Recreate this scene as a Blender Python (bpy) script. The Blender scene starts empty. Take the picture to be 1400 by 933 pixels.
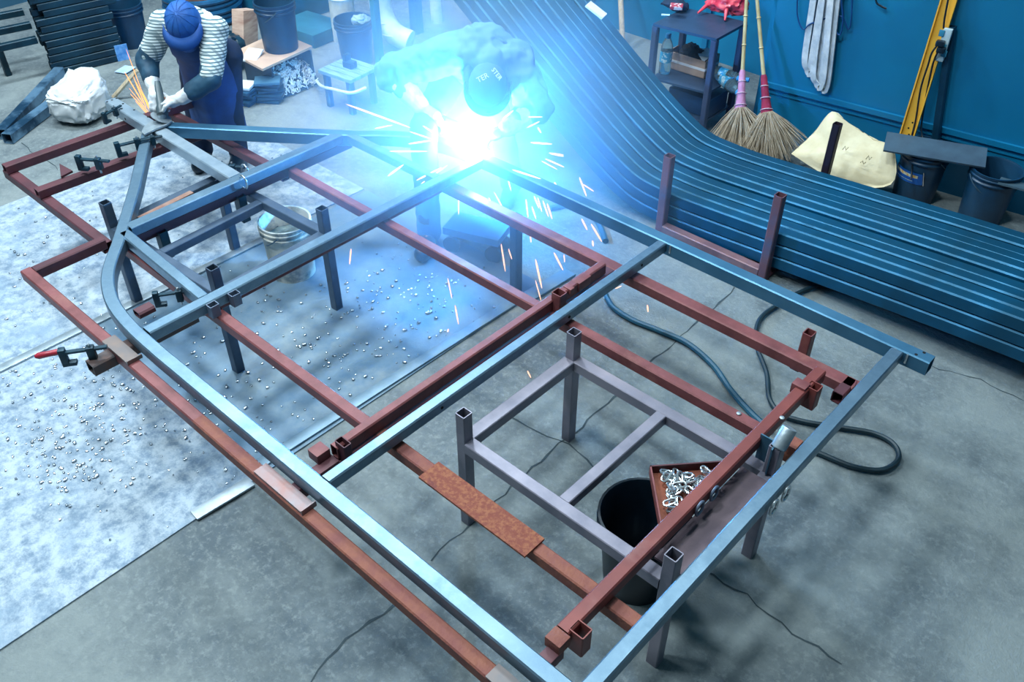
import bpy, bmesh, math, random
from mathutils import Vector, Matrix, noise
C = bpy.context.scene
COL = C.collection
rnd = random.Random(7)
ARC_S, GLARE_D = 8500, 1.45
KEY, FILL, FILL2, AMB, EXPO = 255, 240, 95, .27, 0.0
V = Vector
# ------------------------------------------------------------------ camera
CAM_H = 3.2
FPX = 1244.8
AX = V((0.7357, 0.6773, 0.0)).normalized()          # camera right
FW = V((-0.5186, 0.5633, -0.6432)).normalized()      # camera forward
AX = (AX - FW * AX.dot(FW)).normalized()
DN = FW.cross(AX)                                    # camera down
cd = bpy.data.cameras.new('camera'); cam = bpy.data.objects.new('camera', cd); COL.objects.link(cam)
cd.sensor_width = 36; cd.lens = 36 * FPX / 1400; cd.clip_start = .05; cd.clip_end = 100
cam.matrix_world = Matrix.Translation((0, 0, CAM_H)) @ Matrix((AX, -DN, -FW)).transposed().to_4x4()
C.camera = cam

def ray(px, py): return AX * (px - 700) + DN * (py - 466.5) + FW * FPX
def W(px, py, z=0.0):
    """Survey point: where the sight line of a photo pixel meets height z."""
    r = ray(px, py); s = (z - CAM_H) / r.z
    return V((0, 0, CAM_H)) + r * s
def WY(px, py, Y):
    r = ray(px, py); return V((0, 0, CAM_H)) + r * (Y / r.y)
def WD(px, py, d):
    r = ray(px, py); return V((0, 0, CAM_H)) + r * (d / FPX)

# ------------------------------------------------------------------ materials
def hexc(h):
    h = h.lstrip('#'); o = []
    for i in (0, 2, 4):
        v = int(h[i:i + 2], 16) / 255
        o.append(v / 12.92 if v < .04045 else ((v + .055) / 1.055) ** 2.4)
    return (*o, 1)
MATS = {}
def mat(name, c1, c2=None, scale=8, rough=.5, metal=0.0, bump=0.0, detail=6, lo=.35, hi=.65, c3=None, s3=2.0, lo3=.55, hi3=.7,
        rough2=None, stretch=None, emit=None, nr=.6, trans=0.0, spec=.5, bscale=None, sub=0.0):
    if name in MATS: return MATS[name]
    m = bpy.data.materials.new(name); m.use_nodes = True
    nt = m.node_tree; N = nt.nodes; L = nt.links
    b = N['Principled BSDF']
    b.inputs['Base Color'].default_value = hexc(c1)
    b.inputs['Roughness'].default_value = rough; b.inputs['Metallic'].default_value = metal
    b.inputs['Specular IOR Level'].default_value = spec
    if trans: b.inputs['Transmission Weight'].default_value = trans; b.inputs['IOR'].default_value = 1.3
    if sub: b.inputs['Subsurface Weight'].default_value = sub; b.inputs['Subsurface Scale'].default_value = .02
    if emit:
        b.inputs['Emission Color'].default_value = hexc(emit[0]); b.inputs['Emission Strength'].default_value = emit[1]
    tc = N.new('ShaderNodeTexCoord'); src = tc.outputs['Object']
    if stretch:
        mp = N.new('ShaderNodeMapping'); mp.inputs['Scale'].default_value = stretch; L.new(src, mp.inputs['Vector']); src = mp.outputs['Vector']
    def nz(s, d=detail, r=nr):
        n = N.new('ShaderNodeTexNoise'); n.inputs['Scale'].default_value = s; n.inputs['Detail'].default_value = d; n.inputs['Roughness'].default_value = r
        L.new(src, n.inputs['Vector']); return n.outputs['Fac']
    def mr(x, a, c, o0=0., o1=1.):
        n = N.new('ShaderNodeMapRange'); n.inputs[1].default_value = a; n.inputs[2].default_value = c; n.inputs[3].default_value = o0; n.inputs[4].default_value = o1
        L.new(x, n.inputs[0]); return n.outputs[0]
    if c2:
        f = nz(scale); x = N.new('ShaderNodeMix'); x.data_type = 'RGBA'
        x.inputs['A'].default_value = hexc(c1); x.inputs['B'].default_value = hexc(c2)
        L.new(mr(f, lo, hi), x.inputs['Factor']); out = x.outputs['Result']
        if c3:
            y = N.new('ShaderNodeMix'); y.data_type = 'RGBA'; y.inputs['B'].default_value = hexc(c3)
            L.new(out, y.inputs['A']); L.new(mr(nz(s3), lo3, hi3), y.inputs['Factor']); out = y.outputs['Result']
        L.new(out, b.inputs['Base Color'])
        if rough2 is not None: L.new(mr(f, lo, hi, rough, rough2), b.inputs['Roughness'])
    if bump:
        bp = N.new('ShaderNodeBump'); bp.inputs['Strength'].default_value = bump; bp.inputs['Distance'].default_value = .01
        L.new(nz(bscale or scale * 4, 8), bp.inputs['Height']); L.new(bp.outputs['Normal'], b.inputs['Normal'])
    MATS[name] = m
    return m

M_STEEL = lambda: mat('mill_scale_steel', '#728da0', '#607c90', 14, .34, .7, .08, rough2=.42, c3='#7f9aac', s3=3.5, nr=.7)
M_STEEL_D = lambda: mat('trestle_steel', '#6f7b8e', '#54647a', 7, .45, .45, .1, c3='#8d8490', s3=1.7)
M_STEEL_P = lambda: mat('pile_steel', '#0b5a7e', '#074660', 3, .36, .5, .05, rough2=.48, c3='#357590', s3=.9, lo3=.6, hi3=.78)
M_STEEL_B = lambda: mat('black_steel', '#123a4a', '#0a2836', 9, .45, .35, .1)
M_RUST = lambda: mat('primer_rust', '#80484a', '#653536', 7, .5, .15, .12, nr=.7, c3='#8a5a52', s3=2.6)
M_RUST2 = lambda: mat('orange_rust', '#77423d', '#86503e', 14, .7, .05, .5, c3='#673736', s3=3)
M_RUSTD = lambda: mat('scaly_rust', '#8a4c3f', '#a5694c', 60, .8, .05, 1.0, lo=.46, hi=.6, nr=.75, bscale=70, c3='#70393d', s3=9)
M_PURPLE = lambda: mat('dark_primer', '#5a3038', '#45262f', 6, .55, .15, .1)
M_BARE = lambda: mat('bare_plate', '#a9b6bd', '#8d9ba4', 16, .4, .6, .1)
M_LINK = lambda: mat('zinc_links', '#d3dadd', '#aab4ba', 30, .25, .85)
M_BLK = lambda: mat('black_plastic', '#0b1f2e', '#07151f', 6, .35, 0, .05)
M_BLKMAT = lambda: mat('soot_black', '#0a0d14', '#10151d', 10, .8)
M_BPLAS = lambda: mat('blue_black_plastic', '#123e5c', '#0d3049', 5, .4, 0, .05)
M_HOLE = lambda: mat('hole_black', '#04060a', '#070a0f', 10, .9)

# ------------------------------------------------------------------ mesh builder
class MB:
    def __init__(s): s.bm = bmesh.new()
    def ring(s, pts): return [s.bm.verts.new(p) for p in pts]
    def bridge(s, a, b, closed=True):
        n = len(a)
        for i in range(n if closed else n - 1):
            j = (i + 1) % n
            try: s.bm.faces.new((a[i], a[j], b[j], b[i]))
            except ValueError: pass
    def cap(s, a, flip=False):
        try: s.bm.faces.new(a[::-1] if flip else a)
        except ValueError: pass
    def box(s, c, size, rot=None, bev=0):
        c = V(c); h = V(size) / 2; R = rot or Matrix.Identity(3)
        vs = [s.bm.verts.new(c + R @ V((x * h.x, y * h.y, z * h.z))) for x in (-1, 1) for y in (-1, 1) for z in (-1, 1)]
        fs = []
        for q in ((0, 1, 3, 2), (4, 6, 7, 5), (0, 4, 5, 1), (2, 3, 7, 6), (0, 2, 6, 4), (1, 5, 7, 3)):
            fs.append(s.bm.faces.new([vs[i] for i in q]))
        if bev:
            es = list({e for f in fs for e in f.edges})
            bmesh.ops.bevel(s.bm, geom=es, offset=bev, segments=2, affect='EDGES', profile=.6)
        return s
    def prism(s, pts, thick, up=V((0, 0, 1))):
        a = s.ring([V(p) for p in pts]); b = s.ring([V(p) + up * thick for p in pts])
        s.bridge(a, b); s.cap(a, True); s.cap(b); return s
    def frames(s, path, up):
        path = [V(p) for p in path]; out = []
        for i, p in enumerate(path):
            t0 = (path[i] - path[i - 1]).normalized() if i else None
            t1 = (path[i + 1] - path[i]).normalized() if i < len(path) - 1 else None
            t = (t0 + t1).normalized() if t0 and t1 else (t0 or t1)
            sc = 1 / max(.5, t.dot(t0)) if t0 and t1 else 1
            u = V(up)
            if abs(t.dot(u)) > .95: u = V((1, 0, 0))
            sd = t.cross(u).normalized(); uu = sd.cross(t).normalized()
            out.append((p, sd, uu, sc))
        return out
    def tube(s, path, w, h, r=.0055, t=.004, up=(0, 0, 1), closed_ends=False):
        """hollow rectangular section swept along a path"""
        def sect(w, h, r, seg=2):
            o = []
            for cx, cy, a0 in ((w / 2 - r, h / 2 - r, 0), (-w / 2 + r, h / 2 - r, 90), (-w / 2 + r, -h / 2 + r, 180), (w / 2 - r, -h / 2 + r, 270)):
                for k in range(seg):
                    a = math.radians(a0 + 90 * k / (seg - 1)); o.append((cx + r * math.cos(a), cy + r * math.sin(a)))
            return o
        fr = s.frames(path, up); rings = []
        for sec in (sect(w, h, r), sect(w - 2 * t, h - 2 * t, max(.001, r - t))):
            rings.append([s.ring([p + sd * (x * sc) + uu * y for x, y in sec]) for p, sd, uu, sc in fr])
        for k in range(len(fr) - 1):
            s.bridge(rings[0][k], rings[0][k + 1])
        if closed_ends:
            s.cap(rings[0][0], True); s.cap(rings[0][-1])
            for rr in rings[1]: bmesh.ops.delete(s.bm, geom=rr, context='VERTS')
        else:
            for k in range(len(fr) - 1): s.bridge(rings[1][k + 1], rings[1][k])
            s.bridge(rings[1][0], rings[0][0]); s.bridge(rings[0][-1], rings[1][-1])
        return s
    def rod(s, path, r, seg=10, cap=True, r1=None, closed=False):
        path = [V(p) for p in path]; n = len(path); rs = []; prev = None
        for i, p in enumerate(path):
            if closed: t = (path[(i + 1) % n] - path[i - 1]).normalized()
            else: t = (path[min(i + 1, n - 1)] - path[max(i - 1, 0)]).normalized()
            if prev is None:
                u = V((0, 0, 1)) if abs(t.z) < .9 else V((1, 0, 0)); prev = t.cross(u).normalized()
            sd = (prev - t * prev.dot(t)).normalized(); prev = sd; uu = t.cross(sd)
            rr = r if r1 is None else r + (r1 - r) * i / (n - 1)
            rs.append(s.ring([p + (sd * math.cos(a) + uu * math.sin(a)) * rr for a in [2 * math.pi * k / seg for k in range(seg)]]))
        for i in range(n - 1): s.bridge(rs[i], rs[i + 1])
        if closed: s.bridge(rs[-1], rs[0])
        elif cap: s.cap(rs[0], True); s.cap(rs[-1])
        return s
    def lathe(s, c, prof, seg=28, axis=V((0, 0, 1)), cap0=True, cap1=False):
        c = V(c); q = V((0, 0, 1)).rotation_difference(V(axis)); rs = []
        for r, z in prof:
            rs.append(s.ring([c + q @ V((r * math.cos(a), r * math.sin(a), z)) for a in [2 * math.pi * k / seg for k in range(seg)]]))
        for i in range(len(rs) - 1): s.bridge(rs[i], rs[i + 1])
        if cap0: s.cap(rs[0], True)
        if cap1: s.cap(rs[-1])
        return s
    def ball(s, c, r, sub=2, sc=(1, 1, 1), rot=None):
        R = (rot or Matrix.Identity(3)).to_4x4()
        bmesh.ops.create_icosphere(s.bm, subdivisions=sub, radius=1, matrix=Matrix.Translation(V(c)) @ R @ Matrix.Diagonal((r * sc[0], r * sc[1], r * sc[2], 1)))
        return s
    def capsule(s, a, b, ra, rb, seg=14):
        a = V(a); b = V(b); d = (b - a).normalized(); L = (b - a).length
        prof = [(ra * math.cos(t), -ra * math.sin(t)) for t in [math.pi / 2 * .98 - k * math.pi / 12 for k in range(6)]]
        prof = [(max(.001, r), z) for r, z in prof] + [(ra, 0), (rb, L)] + [(max(.001, rb * math.cos(k * math.pi / 12)), L + rb * math.sin(k * math.pi / 12)) for k in range(1, 7)]
        s.lathe(a, prof, seg, d, True, True); return s
    def build(s, name, m, parent=None, smooth=35, base=None):
        bm = s.bm
        bmesh.ops.recalc_face_normals(bm, faces=bm.faces)
        me = bpy.data.meshes.new(name)
        if parent is not None: off = V(parent_origin(parent))
        elif base is not None: off = V(base)
        else:
            vs = [v.co for v in bm.verts]
            off = V(((min(v.x for v in vs) + max(v.x for v in vs)) / 2, (min(v.y for v in vs) + max(v.y for v in vs)) / 2, min(v.z for v in vs)))
        bm.transform(Matrix.Translation(-off)); bm.to_mesh(me); bm.free()
        if m: me.materials.append(m)
        for p in me.polygons: p.use_smooth = True
        me.set_sharp_from_angle(angle=math.radians(smooth))
        o = bpy.data.objects.new(name, me); COL.objects.link(o)
        if parent is not None: o.parent = parent
        else: o.location = off
        return o
def parent_origin(o):
    p = V((0, 0, 0))
    while o is not None: p += o.location; o = o.parent
    return p
def tag(o, label, cat, group=None, kind=None):
    o['label'] = label; o['category'] = cat
    if group: o['group'] = group
    if kind: o['kind'] = kind
    return o
def thing(name, loc, label, cat, group=None):
    o = bpy.data.objects.new(name, None); COL.objects.link(o); o.location = loc; o.empty_display_size = .1
    return tag(o, label, cat, group)
def struct(o): o['kind'] = 'structure'; return o
def copy_tree(o, parent=None):
    c = o.copy(); COL.objects.link(c)
    if parent is not None: c.parent = parent
    for ch in [x for x in COL.objects if x.parent == o]: copy_tree(ch, c)
    return c
def crom(pts, n=6):
    pts = [V(p) for p in pts]; out = []
    for i in range(len(pts) - 1):
        p0 = pts[max(i - 1, 0)]; p1 = pts[i]; p2 = pts[i + 1]; p3 = pts[min(i + 2, len(pts) - 1)]
        for k in range(n):
            t = k / n
            out.append(.5 * ((2 * p1) + (p2 - p0) * t + (2 * p0 - 5 * p1 + 4 * p2 - p3) * t * t + (3 * p1 - p0 - 3 * p2 + p3) * t ** 3))
    out.append(pts[-1]); return out
def arc(c, r, a0, a1, n, ux=V((1, 0, 0)), uy=V((0, 0, 1))):
    return [V(c) + ux * (r * math.cos(math.radians(a0 + (a1 - a0) * k / n))) + uy * (r * math.sin(math.radians(a0 + (a1 - a0) * k / n))) for k in range(n + 1)]
def remesh(o, voxel, smooth=4, disp=0.0, dscale=8.0):
    """fuse the pieces of a body into one continuous skin"""
    md = o.modifiers.new('fuse', 'REMESH'); md.mode = 'VOXEL'; md.voxel_size = voxel
    sm = o.modifiers.new('soft', 'SMOOTH'); sm.iterations = smooth; sm.factor = .5
    dg = bpy.context.evaluated_depsgraph_get(); dg.update()
    me = bpy.data.meshes.new_from_object(o.evaluated_get(dg)); o.modifiers.clear()
    old = o.data; o.data = me
    if not me.materials and old.materials: me.materials.append(old.materials[0])
    if disp:
        for v in me.vertices:
            p = v.co * dscale
            v.co += v.normal * disp * (noise.noise(p) + .6 * noise.noise(p * 2.3 + V((3, 1, 7))))
    for p in me.polygons: p.use_smooth = True
    return o

# ------------------------------------------------------------------ setting
def concrete():
    m = mat('concrete', '#808a8b', '#566269', 1.3, .62, 0, .8, detail=14, nr=.74, lo=.42, hi=.62, bscale=60, c3='#8b9595', s3=30, lo3=.5, hi3=.7)
    return m
mb = MB(); mb.box((-3.5, 3, -.05), (14, 16, .1)); fl = struct(mb.build('floor', concrete()))
M_CRACK = mat('crack_dirt', '#2c3940', '#3b4a50', 20, .9)
def crack(pts, w=.012):
    mb = MB(); pp = []
    P = [W(*p) for p in pts]
    for i in range(len(P) - 1):
        n = max(2, int((P[i + 1] - P[i]).length / .05))
        for k in range(n): pp.append(P[i].lerp(P[i + 1], k / n))
    pp.append(P[-1]); a = []; b = []
    for i, p in enumerate(pp):
        d = (pp[min(i + 1, len(pp) - 1)] - pp[max(i - 1, 0)]).normalized(); sd = V((-d.y, d.x, 0))
        q = p + sd * rnd.uniform(-.012, .012); ww = w * rnd.uniform(.3, 1)
        a.append(mb.bm.verts.new(q + sd * ww / 2 + V((0, 0, .0015)))); b.append(mb.bm.verts.new(q - sd * ww / 2 + V((0, 0, .0015))))
    mb.bridge(a, b, False)
    o = mb.build('floor_crack', M_CRACK, fl); return o
crack([(424, 933), (470, 872), (540, 828)], .016); crack([(590, 768), (630, 728), (700, 665), (775, 600), (850, 537)], .014)
crack([(690, 565), (720, 585), (780, 606), (815, 640)]); crack([(960, 780), (1020, 815), (1085, 865), (1150, 910)])
crack([(890, 497), (950, 440), (985, 415), (1003, 393)], .014); crack([(1270, 500), (1340, 520), (1400, 548)], .008); crack([(28, 196), (52, 214), (80, 232)], .008)

# steel sheets lying on the floor
M_SHEET = mat('dusty_steel_sheet', '#acbac5', '#6b8297', 13, .55, .1, .5, detail=14, nr=.78, lo=.43, hi=.60, bscale=70, c3='#8299ae', s3=2.2, lo3=.50, hi3=.66)
M_SHEET2 = mat('blue_steel_sheet', '#71899a', '#53748d', 2.2, .5, .15, .2, detail=13, nr=.74, lo=.38, hi=.62, bscale=40, c3='#7f919b', s3=1.0, lo3=.52, hi3=.64)
def sheet(x0, x1, y0, y1, m, label):
    mb = MB(); mb.box(((x0 + x1) / 2, (y0 + y1) / 2, .004), (x1 - x0, y1 - y0, .008)); return tag(mb.build('steel_sheet', m), label, 'metal sheet')
sheet(-4.372, -2.775, -.9, 1.25, M_SHEET, 'dusty bare steel sheet on the floor nearest the lower left corner, strewn with weld beads')
sheet(-4.372, -2.775, 1.252, 3.3, M_SHEET2, 'bluish steel sheet on the floor under the middle of the trailer frame')
sheet(-6.0, -4.41, -.9, 3.3, M_SHEET, 'pale dusty steel sheet on the floor under the pointed front of the trailer frame')
def flatbar(p0, p1, w, label, m=None, h=.012, z=.008):
    mb = MB(); d = (V(p1) - V(p0)); L = d.length; a = math.atan2(d.y, d.x)
    c = (V(p0) + V(p1)) / 2; mb.box((c.x, c.y, z + h / 2), (L, w, h), Matrix.Rotation(a, 3, 'Z'), .002)
    return tag(mb.build('flat_bar', m or M_BARE()), label, 'metal bar')
flatbar((-4.391, .75), (-4.391, 2.6), .055, 'long flat steel bar on the floor sheets under the curved left side rail')
flatbar((-2.83, 1.3), (-2.80, 3.06), .06, 'long flat steel bar on the floor running beneath the rust brown cross tube', mat('bluish_bar', '#7d97a8', '#6a8699', 9, .45, .4))
flatbar((-2.79, .95), (-2.77, 1.24), .065, 'short flat steel strip at the sheet edge beside the long rust beam')
flatbar((-2.77, 3.12), (-2.75, 3.5), .09, 'short flat bar on the floor beyond the jig leg under the sparks', mat('bluish_bar', '#7d97a8'))

# weld spatter on the sheets
def spatter():
    mb = MB(); bm = mb.bm
    def bead(p, r):
        bmesh.ops.create_icosphere(bm, subdivisions=1, radius=r, matrix=Matrix.Translation((p.x, p.y, .008 + r * .7)) @ Matrix.Rotation(rnd.uniform(0, 3), 4, 'Z') @ Matrix.Diagonal((rnd.uniform(.9, 1.8), 1, .8, 1)))
    for cx, cy, sx, sy, n in ((130, 590, 50, 40, 130), (85, 650, 34, 24, 60), (60, 560, 60, 60, 70), (40, 330, 60, 60, 60), (180, 470, 60, 30, 40), (200, 560, 70, 60, 50),
                              (400, 470, 110, 60, 160), (520, 430, 90, 60, 120), (440, 560, 90, 50, 60), (300, 620, 50, 40, 40), (300, 240, 50, 25, 30), (590, 400, 60, 30, 80), (620, 480, 30, 40, 20)):
        for k in range(n):
            p = W(rnd.gauss(cx, sx), rnd.gauss(cy, sy), 0)
            if -5.9 < p.x < -2.8 and -.8 < p.y < 3.2: bead(p, rnd.choice((.004, .005, .006, .007, .009)))
    o = mb.build('weld_spatter', mat('weld_beads', '#c7d2da', '#8b98a2', 60, .25, .8), base=(-4, 1, .008))
    tag(o, 'tiny shiny weld beads scattered over the floor sheets', 'weld spatter', kind='stuff')
spatter()

# blue wall on the right, recess behind the steel table
M_WALL = mat('blue_wall_paint', '#0a74a0', '#086a95', 1.2, .42, 0, .05, c3='#1080ab', s3=.7)
wd = V((1, .137, 0)).normalized(); wn = V((.137, -1, 0)).normalized()
wp = V((-2.86, 5.75, 0))
def wpt(s, z, out=0.0): return wp + wd * s + V((0, 0, z)) + wn * out
def wallpiece(name, a, b, z0, z1, th, m):
    a = V(a); b = V(b); d = (b - a).normalized(); n = V((-d.y, d.x, 0)) * th
    mb = MB(); mb.prism([a + V((0, 0, z0)), b + V((0, 0, z0)), b + n + V((0, 0, z0)), a + n + V((0, 0, z0))], z1 - z0); return struct(mb.build(name, m))
wallpiece('wall_right', wp, wp + wd * 6, 0, 4.2, .18, M_WALL)
cor = wp + V((-.02, 0, 0))
wallpiece('wall_recess', V((-2.88, 6.75, 0)), V((-2.86, 5.93, 0)), 0, 4.2, -.12, M_WALL)
wallpiece('wall_back', V((-9.6, 6.75, 0)), V((-2.75, 6.75, 0)), 0, 4.2, .15, M_WALL)
wallpiece('wall_far', V((-9.6, -1, 0)), V((-9.6, 6.75, 0)), 0, 4.2, .15, mat('far_wall', '#2f5f78', '#24506a', 2, .7))
mb = MB(); mb.prism([wpt(0, .415, 0), wpt(6, .415, 0), wpt(6, .415, .022), wpt(0, .415, .022)], .035); struct(mb.build('trim_1', M_WALL))
mb = MB(); mb.prism([wpt(0, .375, 0), wpt(6, .375, 0), wpt(6, .375, .012), wpt(0, .375, .012)], .012); struct(mb.build('trim_2', M_WALL))
mb = MB()
for y in (6.735,):
    mb.box((-3.95, 6.735, 2.1), (.05, .03, 4.2)); mb.box((-5.2, 6.735, 2.1), (.05, .03, 4.2))
struct(mb.build('trim_3', M_WALL))

# ------------------------------------------------------------------ trailer frame
ZT = .66
tr = thing('trailer_frame', (-2.7, 2.24, .585), 'unfinished blue grey steel trailer frame with pointed front, resting on the rust brown jig', 'trailer frame')
S = M_STEEL()
def zc(h): return ZT - h / 2
H = .066
# left side: arm from the apex, bend, long rail
lp = [(-4.985, 2.19), (-4.45, 1.80), (-4.06, 1.495), (-3.93, 1.385), (-3.82, 1.30), (-3.70, 1.235), (-3.55, 1.185), (-3.35, 1.158), (-3.1, 1.15), (-.74, 1.15)]
lp = [V((x, y, zc(H))) for x, y in lp]
path = [lp[0], lp[1]] + crom(lp[1:9], 5)[1:] + [lp[9]]
MB().tube(path, .062, H).build('side_rail', S, tr)
rp = [(-4.985, 2.30), (-4.45, 2.70), (-4.06, 3.0), (-3.93, 3.12), (-3.82, 3.20), (-3.70, 3.265), (-3.55, 3.31), (-3.35, 3.33), (-3.1, 3.335), (-.655, 3.342)]
rp = [V((x, y, zc(.075))) for x, y in rp]
path = [rp[0], rp[1]] + crom(rp[1:9], 5)[1:] + [rp[9]]
MB().tube(path, .066, .075).build('side_rail', mat('right_rail_steel', '#4f7f9c', '#3f6f8d', 5, .36, .5, .08), tr)
def cm(x, y0, y1, w=.06, h=.058, x1=None):
    return MB().tube([(x, y0, zc(h)), (x1 or x, y1, zc(h))], w, h).build('cross_member', S, tr)
cm(-4.112, 1.57, 2.985, .064); cm(-3.285, 1.19, 3.29, .062); cm(-2.02, 1.182, 3.3, .05); cm(-.792, 1.182, 3.3, .055)
MB().tube([(-4.079, 1.53, zc(.06)), (-3.315, 1.497, zc(.06))], .056, .06).build('inner_rail', S, tr)
MB().tube([(-4.079, 2.985, zc(.06)), (-3.315, 2.99, zc(.06))], .05, .06).build('inner_rail', S, tr)
db = MB().tube([(-5.54, 2.255, zc(.07)), (-4.145, 2.235, zc(.07))], .08, .07).build('drawbar', mat('drawbar_steel', '#a7b8c4', '#8ea2b1', 7, .36, .55, .08), tr)
for x, y in ((-5.52, 2.222), (-5.52, 2.255), (-5.52, 2.286), (-5.42, 2.275), (-5.36, 2.232), (-5.29, 2.278), (-5.14, 2.285)):
    mb = MB(); mb.lathe((x, y, ZT - .001), [(.007, 0), (.007, .002)], 12, cap1=True); mb.build('bolt_hole', M_HOLE(), db)
mb = MB(); mb.lathe((-5.3, 2.2135, ZT - .04), [(.008, 0), (.008, .003)], 12, V((0, -1, 0)), cap1=True); mb.build('bolt_hole', M_HOLE(), db)
# gusset plate at the apex
mb = MB(); P = [W(198, 186, .668), W(194, 182, .668), W(197, 176, .668), (W(206, 168, .668)), W(228, 165, .668), W(236, 167, .668), W(228, 173, .668), W(214, 178, .668)]
mb.prism([p for p in P][::-1], .010); mb.build('gusset_plate', M_BARE(), tr)
# holes in the cross member faces and the rail end
for y in (1.75, 2.55, 3.1):
    mb = MB(); mb.lathe((-1.9945, y, .632), [(.007, 0), (.007, .002)], 12, V((1, 0, 0)), cap1=True); mb.build('bolt_hole', M_HOLE(), tr)
for x, y in ((-.70, 3.36), (-.72, 3.325)):
    mb = MB(); mb.lathe((x, y, ZT - .001), [(.007, 0), (.007, .002)], 12, cap1=True); mb.build('bolt_hole', M_HOLE(), tr)
def dring(c, par, r=.024, axis='x', m=None, name='lashing_ring'):
    u = V((0, 1, 0)) if axis == 'x' else V((1, 0, 0))
    pts = arc(V(c) - V((0, 0, .018)), r, 180, 360, 10, u) + arc(V(c), r, 0, 180, 10, u)
    return MB().rod(pts, .0055, 8, closed=True).build(name, m or M_LINK(), par)
for p, z in (((1052, 693), .60), ((1069, 675), .60)):
    q = W(*p, z); dring((-.752, q.y, .618), tr)
for p in ((335, 257), (322, 233)):
    q = W(*p, .61); dring((-4.07 if p[0] == 335 else -4.165, q.y, .655), tr, .03, 'y')
# small weld nuts / tacks
for x, y in ((-2.0, 3.30), (-.775, 3.30), (-4.075, 1.545)):
    for k in (-1, 1):
        mb = MB(); mb.rod([(x + .028 * k, y + .006, ZT - .004 - .012 * j) for j in range(5)], .0055, 7); mb.build('weld_bead', M_LINK(), tr)
# open socket tubes welded under the second cross member
for p in ((284, 412), (312, 396)):
    q = W(p[0], p[1], .652); MB().tube([(-3.235, q.y, .655), (-3.235, q.y, .592)], .048, .04, .004, .004).build('socket_tube', M_STEEL_D(), tr)

# ------------------------------------------------------------------ rust brown jig
jig = thing('welding_jig', (-2.9, 2.1, .525), 'rust brown welding jig of square tubes under the trailer frame', 'welding jig')
R1m = M_RUST()
ZR = .585
def beam(p0, p1, w=.055, h=.058, m=None, name='long_beam', top=ZR, t=.004):
    return MB().tube([(p0[0], p0[1], top - h / 2), (p1[0], p1[1], top - h / 2)], w, h, .0055, t).build(name, m or R1m, jig)
beam((-4.25, 1.072), (-2.72, 1.072)); beam((-2.72, 1.072), (-.92, 1.068), m=M_RUST2())
beam((-5.42, 1.492), (-4.26, 1.492), m=M_PURPLE(), w=.06, top=.527); beam((-4.1, 1.522), (-2.17, 1.522)); beam((-2.17, 1.522), (-.80, 1.522), m=M_RUST2())
beam((-5.4, 2.555), (-4.18, 2.572), m=M_PURPLE(), top=.527); beam((-4.1, 2.572), (-2.17, 2.572), m=R1m, w=.052); beam((-2.12, 2.572), (-1.02, 2.572), w=.052)
beam((-3.55, 3.066), (-.84, 3.066), w=.066)
CB = 'cross_beam'
beam((-4.225, 1.1), (-4.225, 1.47), .05, m=M_PURPLE(), name=CB); beam((-4.145, 1.5), (-4.145, 3.03), .06, m=M_PURPLE(), name=CB, top=.584)
beam((-5.36, 1.46), (-5.33, 2.75), .055, m=M_PURPLE(), name=CB, top=.582, h=.055); beam((-4.955, 1.46), (-4.9, 2.56), .055, m=M_PURPLE(), name=CB, top=.582, h=.055)
beam((-3.375, .94), (-3.375, 1.46), .07, m=mat('burnt_steel', '#3c444b', '#5a4038', 9, .5, .3), name=CB, top=.57); beam((-3.355, 1.55), (-3.355, 3.03), .055, name=CB, m=R1m)
beam((-2.13, 1.1), (-2.13, 3.03), .055, name=CB, m=M_PURPLE(), top=.584); beam((-2.135, 1.31), (-2.135, 2.97), .042, .062, m=R1m, name=CB, top=.650)
beam((-.978, 1.3), (-.978, 2.98), .05, .062, m=mat('red_primer', '#82423d', '#6c3534', 5, .45, .15, .1, c3='#8f6a66', s3=1.4, lo3=.6, hi3=.72), name=CB, top=.650); beam((-.875, 2.965), (-.875, 3.09), .05, m=M_PURPLE(), name=CB)
SP = 'locating_stub'
def stub(x, y, z0, z1, w=.05, h=.04, m=None, name=SP):
    return MB().tube([(x, y, z0), (x, y, z1)], w, h, .004, .004, up=(0, 1, 0)).build(name, m or M_PURPLE(), jig)
def block(c, size, m=None, rz=0, name='stop_block'):
    mb = MB(); mb.box(c, size, Matrix.Rotation(rz, 3, 'Z'), .004); return mb.build(name, m or M_RUST(), jig)
stub(-2.105, 1.335, .555, .675, .06, .036); block((-2.165, 1.262, .628), (.06, .062, .045)); block((-2.12, 1.25, .592), (.05, .1, .03), M_PURPLE())
stub(-2.1, 2.60, .56, .69, .055, .05, R1m); block((-2.13, 2.80, .626), (.05, .09, .05), R1m); block((-2.125, 2.70, .640), (.05, .03, .03), R1m)
stub(-.935, 1.335, .55, .655, .06, .05, mat('red_primer', '#853b36')); block((-.97, 1.265, .632), (.062, .055, .05), M_RUST2()); block((-.965, 1.23, .59), (.05, .07, .05), M_PURPLE())
stub(-.945, 2.86, .545, .655, .055, .05, mat('red_primer', '#853b36')); block((-.99, 2.83, .636), (.062, .05, .05), M_RUST())
stub(-1.13, 3.16, .46, .655, .045, .05, R1m, 'spacer_post'); block((-1.13, 3.115, .5), (.045, .05, .05), R1m)
block((-.835, 3.01, .6), (.008, .055, .07), R1m, .2, 'end_plate')
for p in ((205, 320), (375, 245)):
    q = W(p[0], p[1], .6); stub(-4.085 - .03, (q.y + .085 if p[0] == 205 else 2.22), .39, .553, .06, .05, M_STEEL_B())
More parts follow.
